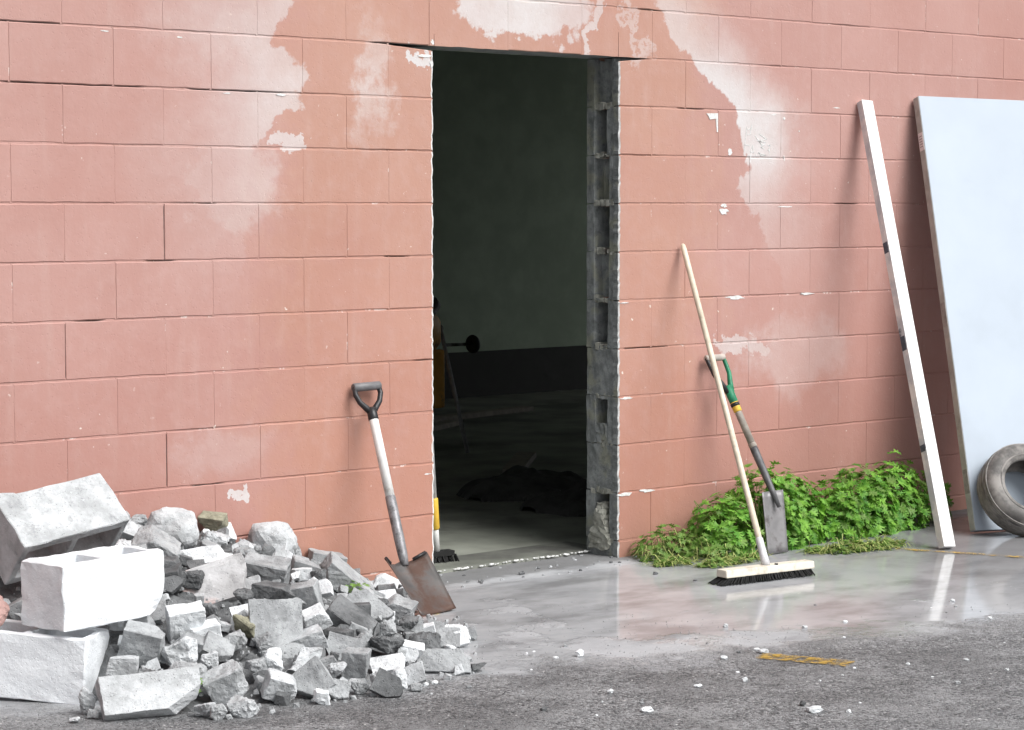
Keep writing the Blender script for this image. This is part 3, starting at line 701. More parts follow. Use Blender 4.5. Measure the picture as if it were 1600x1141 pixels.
NAMED = {0: ('rubble_lump', 'rounded pale concrete lump high on the heap, next to the tilted block'), 1: ('rubble_piece', 'small olive-tinged fragment against the wall behind the rounded pale lump'),
 3: ('rubble_flake', 'thin white flake lying just below the rounded pale lump'), 4: ('rubble_brick', 'grey brick piece slanting down beside the right end of the tilted block'),
 7: ('rubble_slab', 'flat pinkish painted slab piece in the middle of the heap'), 9: ('rubble_flake', 'thin white sliver lying above the large flat grey slab'),
 11: ('rubble_brick', 'upright white half brick to the right of the middle block'), 12: ('rubble_lump', 'light grey lump directly under the upright white half brick'),
 14: ('rubble_brick', 'rough grey piece propping the right end of the middle block'), 15: ('rubble_brick', 'squarish pale piece beside the right end of the lowest block'),
 20: ('rubble_brick', 'pale tilted brick piece low on the front of the heap above small lumps'), 21: ('rubble_slab', 'long pale slab lying at the very front foot of the heap'),
 22: ('rubble_piece', 'small upright fragment standing at the corner of the lowest block'), 23: ('rubble_piece', 'little pale crumb on the ground in front of the lowest block corner'), 24: ('rubble_piece', 'tiny flat crumb on the ground nearest the bottom edge below the lowest block'),
 26: ('rubble_lump', 'pale lump at the front foot right of the long pale slab'),
 28: ('rubble_lump', 'large smooth pale boulder resting high on the heap against the pink wall'), 29: ('rubble_brick', 'flat brick piece perched at the upper right of the heap against the wall'),
 30: ('rubble_brick', 'grey brick piece just below the large smooth pale boulder'), 31: ('rubble_brick', 'flat grey brick end below the piece under the smooth boulder'), 32: ('rubble_slab', 'large flat grey slab facing outwards in the middle of the heap'),
 33: ('rubble_brick', 'upright grey brick piece right of the large flat slab'), 34: ('rubble_brick', 'small brick piece with whitish top below the upright grey brick'), 36: ('rubble_brick', 'long grey strip slanting down towards the shovel, uppermost'),
 37: ('rubble_brick', 'long grey brick slanting down right, lowest of the slanting strips'), 38: ('rubble_brick', 'small pale brick end against the wall just left of the shovel'), 39: ('rubble_brick', 'grey piece touching the left edge of the shovel blade'),
 42: ('rubble_brick', 'tall grey brick piece standing near the right front foot of the heap'), 45: ('rubble_lump', 'bright white lump at the lower edge of the large flat slab'), 47: ('rubble_slab', 'angular grey slab leaning at the front foot of the heap'),
 49: ('rubble_flake', 'white flake on the lower right slope of the heap'), 51: ('rubble_lump', 'white lump at the right front foot of the heap'), 52: ('rubble_flake', 'small flat white flake beside the white lump at the right foot'),
 2: ('rubble_lump', 'pale lump at the right shoulder of the rounded pale lump'),
 5: ('rubble_lump', 'small pale lump tucked under the right end of the tilted block'),
 6: ('rubble_lump', 'grey lump against the wall just right of the tilted block'),
 8: ('rubble_lump', 'small rounded grey lump right of the pinkish slab'),
 10: ('rubble_lump', 'olive-brown lump left of the large flat grey slab'),
 13: ('rubble_lump', 'grey lump touching the right side of the upright white half brick'),
 16: ('rubble_lump', 'grey lump above the left half of the long pale slab'),
 17: ('rubble_lump', 'mid-grey lump above the right half of the long pale slab'),
 18: ('rubble_slab', 'slanting thin grey piece below the olive-brown lump'),
 19: ('rubble_lump', 'small grey lump left of the pale tilted brick low on the heap'),
 25: ('rubble_lump', 'grey lump touching the right end of the long pale slab'),
 27: ('rubble_lump', 'small lump on the ground left of the pale front lump'),
 35: ('rubble_lump', 'dark lump left of the uppermost slanting strip'),
 40: ('rubble_brick', 'dark brick piece under the lowest slanting strip'),
 41: ('rubble_brick', 'pale brick piece right of the lower half of the large flat slab'),
 43: ('rubble_lump', 'grey lump just above the angular slab at the front foot'),
 44: ('rubble_lump', 'light lump left of the tall standing brick piece'),
 46: ('rubble_brick', 'pale brick piece left of the angular slab at the front foot'),
 48: ('rubble_lump', 'grey lump on the ground between angular slab and tall standing brick'),
 50: ('rubble_lump', 'grey lump left of the white lump at the right foot'),
 53: ('rubble_lump', 'tiny grey lump on the ground right of the white lump'),
 54: ('rubble_lump', 'grey lump right of the dark brick piece under the strips'),
 60: ('rubble_lump', 'grey lump at the lower end of the lowest slanting strip'),
 62: ('rubble_lump', 'dark lump between the slanting strips and the shovel'),
 63: ('rubble_lump', 'grey lump right of the smooth pale boulder'),
 64: ('rubble_lump', 'grey lump below left of the smooth pale boulder'),
 65: ('rubble_lump', 'grey lump overlapping the left corner of the pinkish slab'),
 66: ('rubble_brick', 'grey brick end beside the upper right end of the middle block'),
 67: ('rubble_lump', 'dark lump in the gap behind the right end of the middle block'),
 68: ('rubble_lump', 'grey lump between the olive-brown lump and the large flat slab'),
 69: ('rubble_lump', 'grey lump at the lower left corner of the large flat slab'),
 70: ('rubble_lump', 'light grey lump below the lower right corner of the large flat slab'),
 71: ('rubble_lump', 'grey lump left of the lower end of the slanting strips'),
 72: ('rubble_lump', 'grey lump under the left tip of the shovel blade'),
 73: ('rubble_lump', 'grey lump on the ground right of the tall standing brick piece'),
 74: ('rubble_lump', 'grey lump against the left edge of the large flat slab'),
 55: ('rubble_lump', 'dark crumbly lump below the tip of the shovel'), 56: ('rubble_slab', 'white-topped piece lying off the heap below the shovel tip'), 57: ('rubble_piece', 'small white crumb below the white-topped piece by the shovel'),
 58: ('rubble_slab', 'low flat grey slab at the right end of the heap'), 59: ('rubble_piece', 'dark fragment lying alone furthest right of the heap'), 61: ('rubble_slab', 'middle one of the grey strips slanting down towards the shovel')}
for i, (x, y, z, w, h, kind, tone, tilt) in enumerate(CH):
    rng = random.Random(100 + i)
    nm, lb = NAMED[i]
    kind = 'boulder' if i in (0, 28) else 'rock' if i in (56, 52) else kind
    mat = M['olive'] if i in (1, 10) else M['pinkchunk'] if i == 7 else None
    o = put_chunk(x, y, z + (.004 if kind == 'slab' else .012), w * (1.04 if i not in (39, 72, 62, 38) else .9), h * (1.04 if i not in (39, 72, 62, 38) else .85), kind, tone + rng.uniform(-.10, .07), tilt, rng, nm, mat)
    tag(o, lb, 'rubble', 'broken concrete pieces of the rubble heap')
rg = random.Random(31); k = 0
while k < 270:
    x = rg.uniform(-2.6, -.2); D = interp(x, DX, DS); y = -rg.uniform(.03, 1.06) * D
    if y > -.04 or (x < -2.0 and y < -.6) or (x < -1.75 and y < -1.1) or (x > -.66 and y < -.26): continue
    s = rg.choice((.022, .03, .035, .045, .05, .06, .07)) * rg.uniform(.8, 1.2)
    o = put_chunk(x, y, mound(x, y) - s * .05, s * rg.uniform(1, 1.5), s, rg.choice(('rock', 'slab', 'brick', 'slab')), rg.choice((.33, .45, .45, .5, .6, .6, .8, .8)), rg.uniform(-30, 30), rg, 'rubble_fragment', lod=1)
    tag(o, 'small grey fragment wedged between the larger pieces of the rubble heap', 'rubble', 'small fragments of the rubble heap'); k += 1

V, F = [], []
for i in range(1900):                    # crumbs too small to pick apart
    x = rg.uniform(-2.5, -.18); D = interp(x, DX, DS); y = -rg.uniform(.02, 1.04) * D; s = rg.choice((.003, .004, .006, .008, .012)) * rg.uniform(.7, 1.3); z = mound(x, y) * .96 - .012 if mound(x, y) > .01 else .0
    if y > -.03 or (x < -2.0 and y < -.75) or (x > -.62 and -.62 < y < -.28): continue
    a = rg.uniform(0, 6.28); b = len(V); q = lambda t, r, h: Vector((x + math.cos(a + t) * s * r, y + math.sin(a + t) * s * r, z + s * h))
    V += [q(0, 1, -.3), q(1.6, .8, -.3), q(3.0, 1.1, -.3), q(4.6, .9, -.3), q(.4, .7, .8), q(2.2, .8, .6), q(4.0, .6, .9)]
    F += [(b, b + 1, b + 4), (b + 1, b + 5, b + 4), (b + 1, b + 2, b + 5), (b + 2, b + 3, b + 6, b + 5), (b + 3, b, b + 4, b + 6), (b + 4, b + 5, b + 6)]
def crumb_obj(name, V, F, mat):
    me = bpy.data.meshes.new(name); me.from_pydata([tuple(v) for v in V], [], F); me.materials.append(mat); me.update(); o = bpy.data.objects.new(name, me); C.objects.link(o); return o
tag(crumb_obj('concrete_crumbs', V, F, M['rub1']), 'grey concrete crumbs strewn through the rubble heap', 'rubble', kind='stuff')

# whole hollow blocks
def hollow_block(name, label, loc, rot, mat, mat_end, seed, lay=False, chip=None):
    t = thing(name, label, 'concrete block', loc)
    t.rotation_euler = rot; rng = random.Random(seed)
    bm = bmesh.new(); X, Y, Z = .195, .0975, .0975
    # outer shell with two open cores through z
    cores = ((-.172, -.012), (.012, .172)); cy = .064
    def ring(z): 
        o = [bm.verts.new((sx * X, sy * Y, z)) for sx, sy in ((-1, -1), (1, -1), (1, 1), (-1, 1))]
        return o, [[bm.verts.new((a, sy * cy, z)) if False else bm.verts.new((q, sy * cy, z)) for q, sy in ((a, -1), (b, -1), (b, 1), (a, 1))] for a, b in cores]
    o0, c0 = ring(-Z); o1, c1 = ring(Z)
    for i in range(4): j = (i + 1) % 4; bm.faces.new((o0[i], o0[j], o1[j], o1[i]))
    for A, B in zip(c0, c1):
        for i in range(4): j = (i + 1) % 4; bm.faces.new((A[j], A[i], B[i], B[j]))
    for o_, c_, fl in ((o1, c1, False), (o0, c0, True)):
        L, Rr = c_
        fs = [(o_[0], o_[1], Rr[1], Rr[0], L[1], L[0]), (o_[1], o_[2], Rr[2], Rr[1]), (o_[2], o_[3], L[3], L[2], Rr[3], Rr[2]), (o_[3], o_[0], L[0], L[3]), (L[1], Rr[0], Rr[3], L[2])]
        for f in fs: bm.faces.new(f[::-1] if fl else f)
    bmesh.ops.recalc_face_normals(bm, faces=bm.faces)
    bmesh.ops.bevel(bm, geom=list(bm.edges), offset=.0026, segments=1, affect='EDGES')
    bmesh.ops.triangulate(bm, faces=bm.faces)
    for _ in range(3): bmesh.ops.subdivide_edges(bm, edges=[e for e in bm.edges if e.calc_length() > .028], cuts=1); bmesh.ops.triangulate(bm, faces=bm.faces)
    for v in bm.verts:
        q = v.co * 22 + Vector((seed * 5, 0, 0)); edge = (abs(v.co.x) > .18) + (abs(v.co.y) > .085) + (abs(v.co.z) > .085)
        a = .0022 if edge < 2 else .006
        v.co += Vector((mnoise.noise(q), mnoise.noise(q + Vector((5, 5, 5))), mnoise.noise(q + Vector((8, 2, 8))))) * a
        if chip:
            dd = (v.co - Vector(chip[0])).length
            if dd < chip[1]: v.co += (-v.co.normalized()) * (chip[1] - dd) * .5
    if lay: bmesh.ops.rotate(bm, cent=(0, 0, 0), matrix=Matrix.Rotation(R(90), 3, 'X'), verts=bm.verts)
    me = bpy.data.meshes.new('body'); bm.to_mesh(me); bm.free(); me.materials.append(mat)
    b = bpy.data.objects.new('body', me); C.objects.link(b); b.parent = t
    return t
hollow_block('hollow_block', 'white-faced hollow block lowest at the left end of the heap', (-2.215, -.795, .105), (0, .06, -.90), M['whiteblock'], None, 1)
hollow_block('hollow_block', 'white-faced hollow block with open cores lying on top of the lowest block', (-2.046, -.862, .316), (.0, -.01, .150), M['whiteblock'], None, 2, chip=((.20, -.10, -.10), .07))
hollow_block('hollow_block', 'grey hollow block tilted forward on top of the heap at the far left', (-1.985, -.53, .455), (.80, -.13, .05), M['rub2'], None, 3, lay=True, chip=((.1, -.12, -.06), .09))
o = put_chunk(-1.97, -.14, .50, .16, .05, 'slab', .6, 0, random.Random(3), 'rubble_slab'); tag(o, 'grey slab end lying against the wall behind the tilted block', 'rubble', 'broken concrete pieces of the rubble heap')
o = put_chunk(-2.325, -.76, .268, .10, .12, 'rock', .5, 0, random.Random(4), 'rubble_lump', mat=M['pinkpaint']); tag(o, 'pink painted chunk at the left picture edge beside the middle block', 'rubble', 'broken concrete pieces of the rubble heap')

# ---------------------------------------------------------------- square-mouth shovel
sg, sn = Vector((-.355, -.032, .786)), Vector((-.424, -.33, .189))
sh = thing('shovel', 'square-mouth shovel with white shaft and black D-grip leaning left of the doorway', 'shovel', (-.43, -.53, 0))
sl = lambda t: sg.lerp(sn, t)
bm = bmesh.new(); bm_tube(bm, [sl(.155), sl(.16), sl(.67)], [.0155, .0175, .0175], 18); mesh_obj('shaft', bm, M['whiteshaft'], sh)
bm = bmesh.new(); bm_tube(bm, [sl(.655), sl(.66), sl(.9), sl(1.0), sl(1.06)], [.017, .0195, .0195, .018, .014], 18); mesh_obj('socket', bm, M['socket'], sh)
dx = Vector((.985, -.10, .03)).normalized(); ax = (sn - sg).normalized()
g = thing  # grip
gl, gr = sg - dx * .060, sg + dx * .060
bm = bmesh.new(); bm_tube(bm, [gl, gl + dx * .004, gr - dx * .004, gr], [.013, .0165, .0165, .013], 16); grip = mesh_obj('grip', bm, M['greypl'], sh)
for s in (-1, 1):
    top = sg + dx * .053 * s; pts = [top, top + ax * .030 + dx * .002 * s, sg + dx * .043 * s + ax * .062, sg + dx * .022 * s + ax * .085, sg + dx * .006 * s + ax * .105]
    bm = bmesh.new(); bm_tube(bm, pts, [.010, .010, .0105, .012, .012], 12); mesh_obj('grip_arm', bm, M['blackpl'], sh)
bm = bmesh.new(); bm_tube(bm, [sl(.13), sl(.135), sl(.20), sl(.205)], [.013, .0185, .0195, .017], 16); mesh_obj('ferrule', bm, M['blackpl'], sh)
SL, SR, TR, TL = Vector((-.545, -.355, .172)), Vector((-.318, -.312, .168)), Vector((-.335, -.52, .006)), Vector((-.52, -.548, .006))
nrm = (SR - SL).cross(TL - SL).normalized(); nrm = nrm if nrm.z > 0 else -nrm
bm = bmesh.new(); nu, nv = 16, 14; gg = []
for j in range(nv + 1):
    v = j / nv; row = []
    for i in range(nu + 1):
        u = i / nu; p = SL.lerp(SR, u).lerp(TL.lerp(TR, u), v); e = (2 * u - 1)
        lift = .034 * (abs(e) ** 2.6) * (1 - v * .8) - .016 * (1 - e * e) * (1 - v) + .020 * math.exp(-(e / .16) ** 2) * max(0, 1 - v * 1.9)
        row.append(bm.verts.new(p + nrm * lift))
    gg.append(row)
for j in range(nv):
    for i in range(nu): bm.faces.new((gg[j][i], gg[j + 1][i], gg[j + 1][i + 1], gg[j][i + 1])).smooth = True
bmesh.ops.recalc_face_normals(bm, faces=bm.faces); bmesh.ops.solidify(bm, geom=bm.faces[:], thickness=.003)
mesh_obj('blade', bm, M['blade'], sh)
for a, b, la, lb_ in ((.02, .22, .030, -.001), (.78, .98, -.001, .030)):
    bm = bmesh.new(); p, q = SL.lerp(SR, a) + nrm * la, SL.lerp(SR, b) + nrm * lb_; bm_tube(bm, [p, q], .0065, 10); mesh_obj('foot_step', bm, M['blackpl'], sh)

# ---------------------------------------------------------------- push broom
bh = Vector((1.025, -.795, .044)); yaw = -.128
br = thing('push_broom', 'push broom with long pale wooden handle and black bristles standing before the weeds', 'broom', (bh.x, bh.y, 0))
rz = Matrix.Rotation(yaw, 3, 'Z')
bm = bmesh.new(); vs = bm_box(bm, (0, 0, 0), (.45, .066, .030))
for v in vs:
    if v.co.z > 0: v.co.y *= .86
bm_bevel(bm, .005, 2); bmesh.ops.transform(bm, matrix=Matrix.Translation(bh) @ rz.to_4x4(), verts=bm.verts); blk = mesh_obj('broom_block', bm, M['woodlight'], br)
bm = bmesh.new(); rg = random.Random(2)
for i in range(62):
    for j in range(6):
        for q in range(2):
            u = -.205 + .41 * (i + rg.uniform(-.4, .4)) / 61; w = -.025 + .05 * (j + rg.uniform(-.4, .4)) / 5
            su = u * 1.08 - (.030 * max(0, (-u - .10) / .1)) + rg.uniform(-.004, .004); sw = w * 1.5 + rg.uniform(-.006, .006)
            a = bh + rz @ Vector((u, w, -.012)); b = bh + rz @ Vector((su, sw, 0)); b.z = .002 + rg.uniform(0, .003)
            bm_tube(bm, [a, b], [.0030, .0022], 4, cap=False)
bris = mesh_obj('bristles', bm, M['bristle'], br); tag(bris, kind='stuff')
h0, h1 = bh + Vector((.0, .0, .012)), Vector((1.350, -.016, 1.300))
hd = (h1 - h0).normalized()
bm = bmesh.new(); pts = [h0.lerp(h1, t) for t in (.02, .1, .4, .7, .985, .995, 1.0)]; bm_tube(bm, pts, [.0125, .0122, .0122, .0118, .0118, .010, .005], 16); mesh_obj('handle', bm, M['wood'], br)
bm = bmesh.new(); bm_tube(bm, [h0 - hd * .004, h0 + hd * .02, h0 + hd * .115, h0 + hd * .12], [.016, .0165, .0148, .013], 16); mesh_obj('handle_sleeve', bm, plain('grey_sleeve', (.55, .55, .56), .4), br)
bm = bmesh.new(); q = bh + rz @ Vector((.035, -.020, .0145)); bm_tube(bm, [q, q + Vector((0, 0, .006))], .007, 10); mesh_obj('bolt', bm, M['blackpl'], br)

# ---------------------------------------------------------------- spade
sp = thing('spade', 'narrow spade with green taped handle and grey blade leaning behind the broom', 'spade', (1.565, -.37, 0))
S0, S1, S2 = Vector((1.53, -.036, .812)), Vector((1.577, -.328, .262)), Vector((1.562, -.375, .003))
sa = (S1 - S0).normalized(); q = lambda t: S0.lerp(S1, t)
bm = bmesh.new(); bm_tube(bm, [q(.40), q(.42), q(.66)], [.014, .0155, .0155], 14); mesh_obj('shaft', bm, M['greywood'], sp)
bm = bmesh.new(); bm_tube(bm, [q(.645), q(.65), q(.67), q(.68)], [.0155, .0175, .0175, .016], 14); mesh_obj('ferrule', bm, M['greywood'], sp)
bm = bmesh.new(); bm_tube(bm, [q(.675), q(.70), q(.9), q(1.0), q(1.12)], [.0165, .0175, .0155, .013, .008], 14); mesh_obj('socket', bm, M['darksteel'], sp)
bm = bmesh.new(); bm_tube(bm, [q(.335), q(.34), q(.405), q(.41)], [.016, .0185, .018, .016], 14); mesh_obj('label_band', bm, M['yellow'], sp)
bm = bmesh.new(); bm_tube(bm, [q(.345), q(.37)], [.0195, .0195], 14, mi=0); bmesh.ops.translate(bm, vec=(0, 0, 0), verts=bm.verts); mesh_obj('band_print', bm, M['blackpl'], sp)
gx_ = Vector((1, -.06, .02)).normalized()
bm = bmesh.new(); bm_tube(bm, [S0 - gx_ * .055, S0 - gx_ * .05, S0 + gx_ * .05, S0 + gx_ * .055], [.010, .0145, .0145, .010], 14); mesh_obj('grip', bm, plain('worn_grip_wood', (.42, .38, .34), .6), sp)
for s, mt in ((-1, 'blackpl'), (1, 'green')):
    t0 = S0 + gx_ * .048 * s
    bm = bmesh.new(); bm_tube(bm, [t0, t0 + sa * .02, S0 + gx_ * .044 * s + sa * .075, S0 + gx_ * .024 * s + sa * .125, S0 + gx_ * .010 * s + sa * .165], [.009, .009, .010, .012, .013], 12); mesh_obj('grip_arm', bm, M[mt], sp)
bm = bmesh.new(); bm_tube(bm, [q(.215), q(.22), q(.34), q(.345)], [.015, .0195, .0185, .016], 14); mesh_obj('tape_wrap', bm, M['green'], sp)
bd = (S2 - S1).normalized(); bn = gx_.cross(bd).normalized(); bn = bn if bn.y < 0 else -bn
bm = bmesh.new(); gg = []
for j in range(11):
    v = j / 10; row = []
    for i in range(11):
        e = i / 5 - 1; ww = .062 - .003 * v
        row.append(bm.verts.new(S1.lerp(S2, v) + gx_ * e * ww - bn * (.010 * (1 - e * e) * (1 - .6 * v)) + bn * .012 * math.exp(-(e / .2) ** 2) * max(0, 1 - 2.2 * v)))
    gg.append(row)
for j in range(10):
    for i in range(10): bm.faces.new((gg[j][i], gg[j + 1][i], gg[j + 1][i + 1], gg[j][i + 1])).smooth = True
bmesh.ops.recalc_face_normals(bm, faces=bm.faces); bmesh.ops.solidify(bm, geom=bm.faces[:], thickness=.003); mesh_obj('blade', bm, M['spadeblade'], sp)

# ---------------------------------------------------------------- leaning timber post
def local_box(name, parent, c, d, mat, bev=.003):
    bm = bmesh.new(); bm_box(bm, c, d)
    if bev: bm_bevel(bm, bev, 2)
    me = bpy.data.meshes.new(name); bm.to_mesh(me); bm.free(); me.materials.append(mat)
    o = bpy.data.objects.new(name, me); C.objects.link(o); o.parent = parent; return o
pl = thing('timber_post', 'tall white painted timber post leaning against the wall beside the blue door', 'timber', (2.3555, -.3975, .9695)); pl.rotation_euler = (-.3911, .0747, -.2274)
def timber_mat():
    t = NT('whitewashed_post'); p = t.objc(); x, y, z = t.sep(p)
    st = t.n('ShaderNodeMapping'); st.inputs['Scale'].default_value = (30, 30, 3); t.put(st.inputs[0], p); n = t.noise(st.outputs[0], 1, 5, .6); n2 = t.noise(p, 7, 5, .65)
    c = t.mix(t.step(n, .3, .7), (.74, .74, .73), (.82, .82, .81))
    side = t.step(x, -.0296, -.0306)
    c = t.mix(t.mul(side, t.step(n2, .40, .60)), c, (.52, .56, .60)); c = t.mix(t.mul(side, t.step(n2, .64, .70)), c, (.12, .14, .17))  # grey on the left face paints its shade; the dark blotches are stains
    t.set('Base Color', c); t.set('Roughness', .5); t.bump(n, .2, .002); return t.m
local_box('post_body', pl, (0, 0, 0), (.062, .040, 2.085), timber_mat(), .003)
for z, h in ((.33, .05), (-.12, .065), (-.60, .03)): local_box('dark_stain', pl, (-.0312, .002, z), (.0012, .030, h), M['bluestain'], 0)

# ---------------------------------------------------------------- pale blue door slab
dr = thing('door_slab', 'pale blue flush door slab leaning against the wall at the right edge', 'door', (3.2004, -.4296, .9778)); dr.rotation_euler = (-.2794, .0193, -.322)
local_box('leaf', dr, (0, 0, 0), (.90, .045, 2.03), M['panel'], .002)
local_box('edge_strip', dr, (-.4508, .0005, 0), (.003, .041, 2.024), M['panel_edge'], .0005)
local_box('paper_label', dr, (-.4530, .000, .80), (.0016, .036, .085), M['sticker'], 0)
for z in (.825, .812, .80, .788, .776): local_box('label_print', dr, (-.4540, .000, z), (.0008, .024, .004), M['print'], 0)
for z in (-.02, -.79): local_box('hinge_recess', dr, (-.4528, -.002, z), (.0022, .036, .11), M['hinge'], 0)

# ---------------------------------------------------------------- tyre
ty = thing('tyre', 'dusty worn small tyre leaning against the pale blue door', 'tyre', (2.835, -.700, 0))
e1 = Vector((.89, -.456, 0)); lean = R(32); e2 = Vector((.456 * math.sin(lean), .89 * math.sin(lean), math.cos(lean))).normalized(); en = e1.cross(e2).normalized()
if en.y > 0: en = -en
prof = [(r * .73, w * .82) for r, w in [(.166, -.060), (.163, -.072), (.170, -.082), (.190, -.090), (.225, -.096), (.252, -.088), (.272, -.070), (.283, -.045), (.286, 0), (.283, .045), (.272, .070), (.252, .088), (.225, .096), (.190, .090), (.180, .086), (.170, .082), (.163, .072), (.166, .060), (.185, .050), (.25, .05), (.268, .02), (.268, -.02), (.25, -.05), (.185, -.05)]]
tc = Vector((2.835, -.700, .262)); NS = 72
def revolve(prof, closed):
    bm = bmesh.new(); rows = []
    for k in range(NS):
        a = 2 * math.pi * k / NS; rd = e1 * math.cos(a) + e2 * math.sin(a)
        rows.append([bm.verts.new(tc + rd * r + en * w) for r, w in prof])
    for k in range(NS):
        A, B = rows[k], rows[(k + 1) % NS]
        for i in range(len(prof) if closed else len(prof) - 1): j = (i + 1) % len(prof); bm.faces.new((A[i], A[j], B[j], B[i])).smooth = True
    bmesh.ops.recalc_face_normals(bm, faces=bm.faces); return bm
bm = revolve(prof, True); zm = min(v.co.z for v in bm.verts); bmesh.ops.translate(bm, vec=(0, 0, -zm - .002), verts=bm.verts); tc.z -= zm + .002
mesh_obj('carcass', bm, M['rubber'], ty)
bm = bmesh.new()
for k in range(60):
    for w in (-.05, -.018, .018, .05):
        a = 2 * math.pi * (k + (.5 if w in (-.018, .05) else 0)) / 60; rd = e1 * math.cos(a) + e2 * math.sin(a); td = -e1 * math.sin(a) + e2 * math.cos(a)
        w *= .82; r0 = .2072 if abs(w) < .025 else .2032
        bm_box(bm, tc + rd * r0 + en * w, (.0045, .024, .022), Matrix((rd, td, en)).transposed())
o = mesh_obj('tread_blocks', bm, M['rubber'], ty); tag(o, kind='stuff')
bm = revolve([(.136, .070), (.139, .0770), (.143, .0770), (.146, .074)], False); mesh_obj('bead_ring', bm, M['rubber'], ty)

# ---------------------------------------------------------------- inside the doorway
mxr = thing('cement_mixer', 'orange portable cement mixer standing deep in the dark room behind the left jamb', 'cement mixer', (2.85, 3.6, .014))
def lathe(bm, c, axis, prof, seg=32):
    axis = Vector(axis).normalized(); a = axis.orthogonal().normalized(); b = axis.cross(a); rows = []
    for k in range(seg):
        t = 2 * math.pi * k / seg; rd = a * math.cos(t) + b * math.sin(t); rows.append([bm.verts.new(Vector(c) + axis * h + rd * r) for r, h in prof])
    for k in range(seg):
        A, B = rows[k], rows[(k + 1) % seg]
        for i in range(len(prof) - 1): bm.faces.new((A[i], A[i + 1], B[i + 1], B[i])).smooth = True
    bmesh.ops.recalc_face_normals(bm, faces=bm.faces)
bm = bmesh.new(); lathe(bm, (2.72, 3.62, .76), (-.5, .2, .75), [(.02, -.22), (.17, -.21), (.23, -.12), (.245, .02), (.235, .06), (.14, .24), (.145, .25), (.13, .245), (.21, .05), (.01, -.17)]); drum = mesh_obj('drum', bm, M['orange'], mxr)
bm = bmesh.new(); lathe(bm, (2.76, 3.62, .76), (-.5, .2, .75), [(.240, -.02), (.262, -.015), (.262, .025), (.240, .03)]); mesh_obj('ring_gear', bm, M['darksteel'], drum)
bm = bmesh.new(); bm_box(bm, (2.89, 3.56, .46), (.10, .22, .34), Matrix.Rotation(.1, 3, 'Z')); bm_bevel(bm, .015, 2); mesh_obj('motor_housing', bm, M['orange'], mxr)
for p, r_ in (([(2.95, 3.50, .76), (3.115, 3.45, .016)], .012), ([(2.60, 3.50, .74), (2.42, 3.42, .016)], .018), ([(2.60, 3.72, .74), (2.45, 3.85, .016)], .018), ([(2.94, 3.70, .74), (3.02, 3.90, .016)], .018)):
    bm = bmesh.new(); bm_tube(bm, p, r_, 12); mesh_obj('leg', bm, plain('pale_tube', (.45, .45, .47), .5) if r_ < .015 else M['steel'], mxr)
bm = bmesh.new(); bm_tube(bm, [(2.55, 3.6, .745), (3.0, 3.55, .745)], .022, 12); mesh_obj('frame', bm, M['darksteel'], mxr)
bm = bmesh.new(); bm_tube(bm, [(2.98, 3.51, .652), (3.20, 3.50, .65)], .010, 10); mesh_obj('wheel_shaft', bm, M['steel'], mxr)
bm = bmesh.new(); lathe(bm, (3.20, 3.50, .65), (1, 0, .05), [(.004, -.012), (.035, -.012), (.05, -.014), (.056, 0), (.05, .014), (.035, .010), (.004, .012)]); mesh_obj('hand_wheel', bm, M['blackpl'], mxr)

ib = thing('floor_broom', 'broom with white and yellow handle and black head just inside the left jamb', 'broom', (.29, .34, .014))
b0, b1 = Vector((.293, .34, .045)), Vector((.10, .215, 1.30))
bm = bmesh.new(); bm_tube(bm, [b0, b0.lerp(b1, .13)], .0145, 12); mesh_obj('handle', bm, M['whiteshaft'], ib)
bm = bmesh.new(); bm_tube(bm, [b0.lerp(b1, .085), b0.lerp(b1, .09), b0.lerp(b1, .185), b0.lerp(b1, .19)], [.015, .019, .019, .015], 12); mesh_obj('grip_sleeve', bm, M['yellow'], ib)
bm = bmesh.new(); bm_tube(bm, [b0.lerp(b1, .18), b1], .0145, 12); mesh_obj('upper_handle', bm, M['whiteshaft'], ib)
bm = bmesh.new(); rg = random.Random(8)
bm_box(bm, (.28, .345, .050), (.17, .05, .02), Matrix.Rotation(-.2, 3, 'Z'))
for _ in range(180):
    u, w = rg.uniform(-.085, .085), rg.uniform(-.022, .022); bm_tube(bm, [(.28 + u, .345 + w - .2 * u, .045), (.28 + u * 1.1 + rg.uniform(-.006, .006), .345 + w * 1.6 - .2 * u, .0145)], [.004, .003], 4, cap=False)
mesh_obj('brush_head', bm, M['bristle'], ib)

def heap(name, label, c, rx, ry, h, seed, mat):
    bm = bmesh.new(); n = 40; g = []
    for i in range(n + 1):
        row = []
        for j in range(n + 1):
            u, v = 2 * i / n - 1, 2 * j / n - 1; d = math.sqrt(u * u + v * v)
            w = max(0, 1 - d * (1 + .35 * mnoise.noise((u * 2 + seed, v * 2, 0)))); q = (u * 3.2 + seed, v * 3.2, 1)
            z = h * (w ** .6) * (.80 + .40 * mnoise.noise(q) + .10 * mnoise.noise((u * 7, v * 7 + seed, 4))) if w > 0 else -.01
            row.append(bm.verts.new((c[0] + u * rx, c[1] + v * ry, .012 + z)))
        g.append(row)
    for i in range(n):
        for j in range(n): bm.faces.new((g[i][j], g[i + 1][j], g[i + 1][j + 1], g[i][j + 1]))
    return tag(mesh_obj(name, bm, mat, loc=(c[0], c[1], .014)), label, 'tarpaulin')
tarp = plain('black_tarpaulin', (.055, .055, .052), .8, .3, 10, .1)
heap('tarpaulin_heap', 'crumpled black tarpaulin heap on the dark floor inside the doorway', (2.12, 1.80), .42, .34, .16, 1, tarp)
heap('tarpaulin_heap', 'lower black heap on the interior floor close to the sawn right jamb', (1.95, 1.18), .34, .30, .15, 6, tarp)
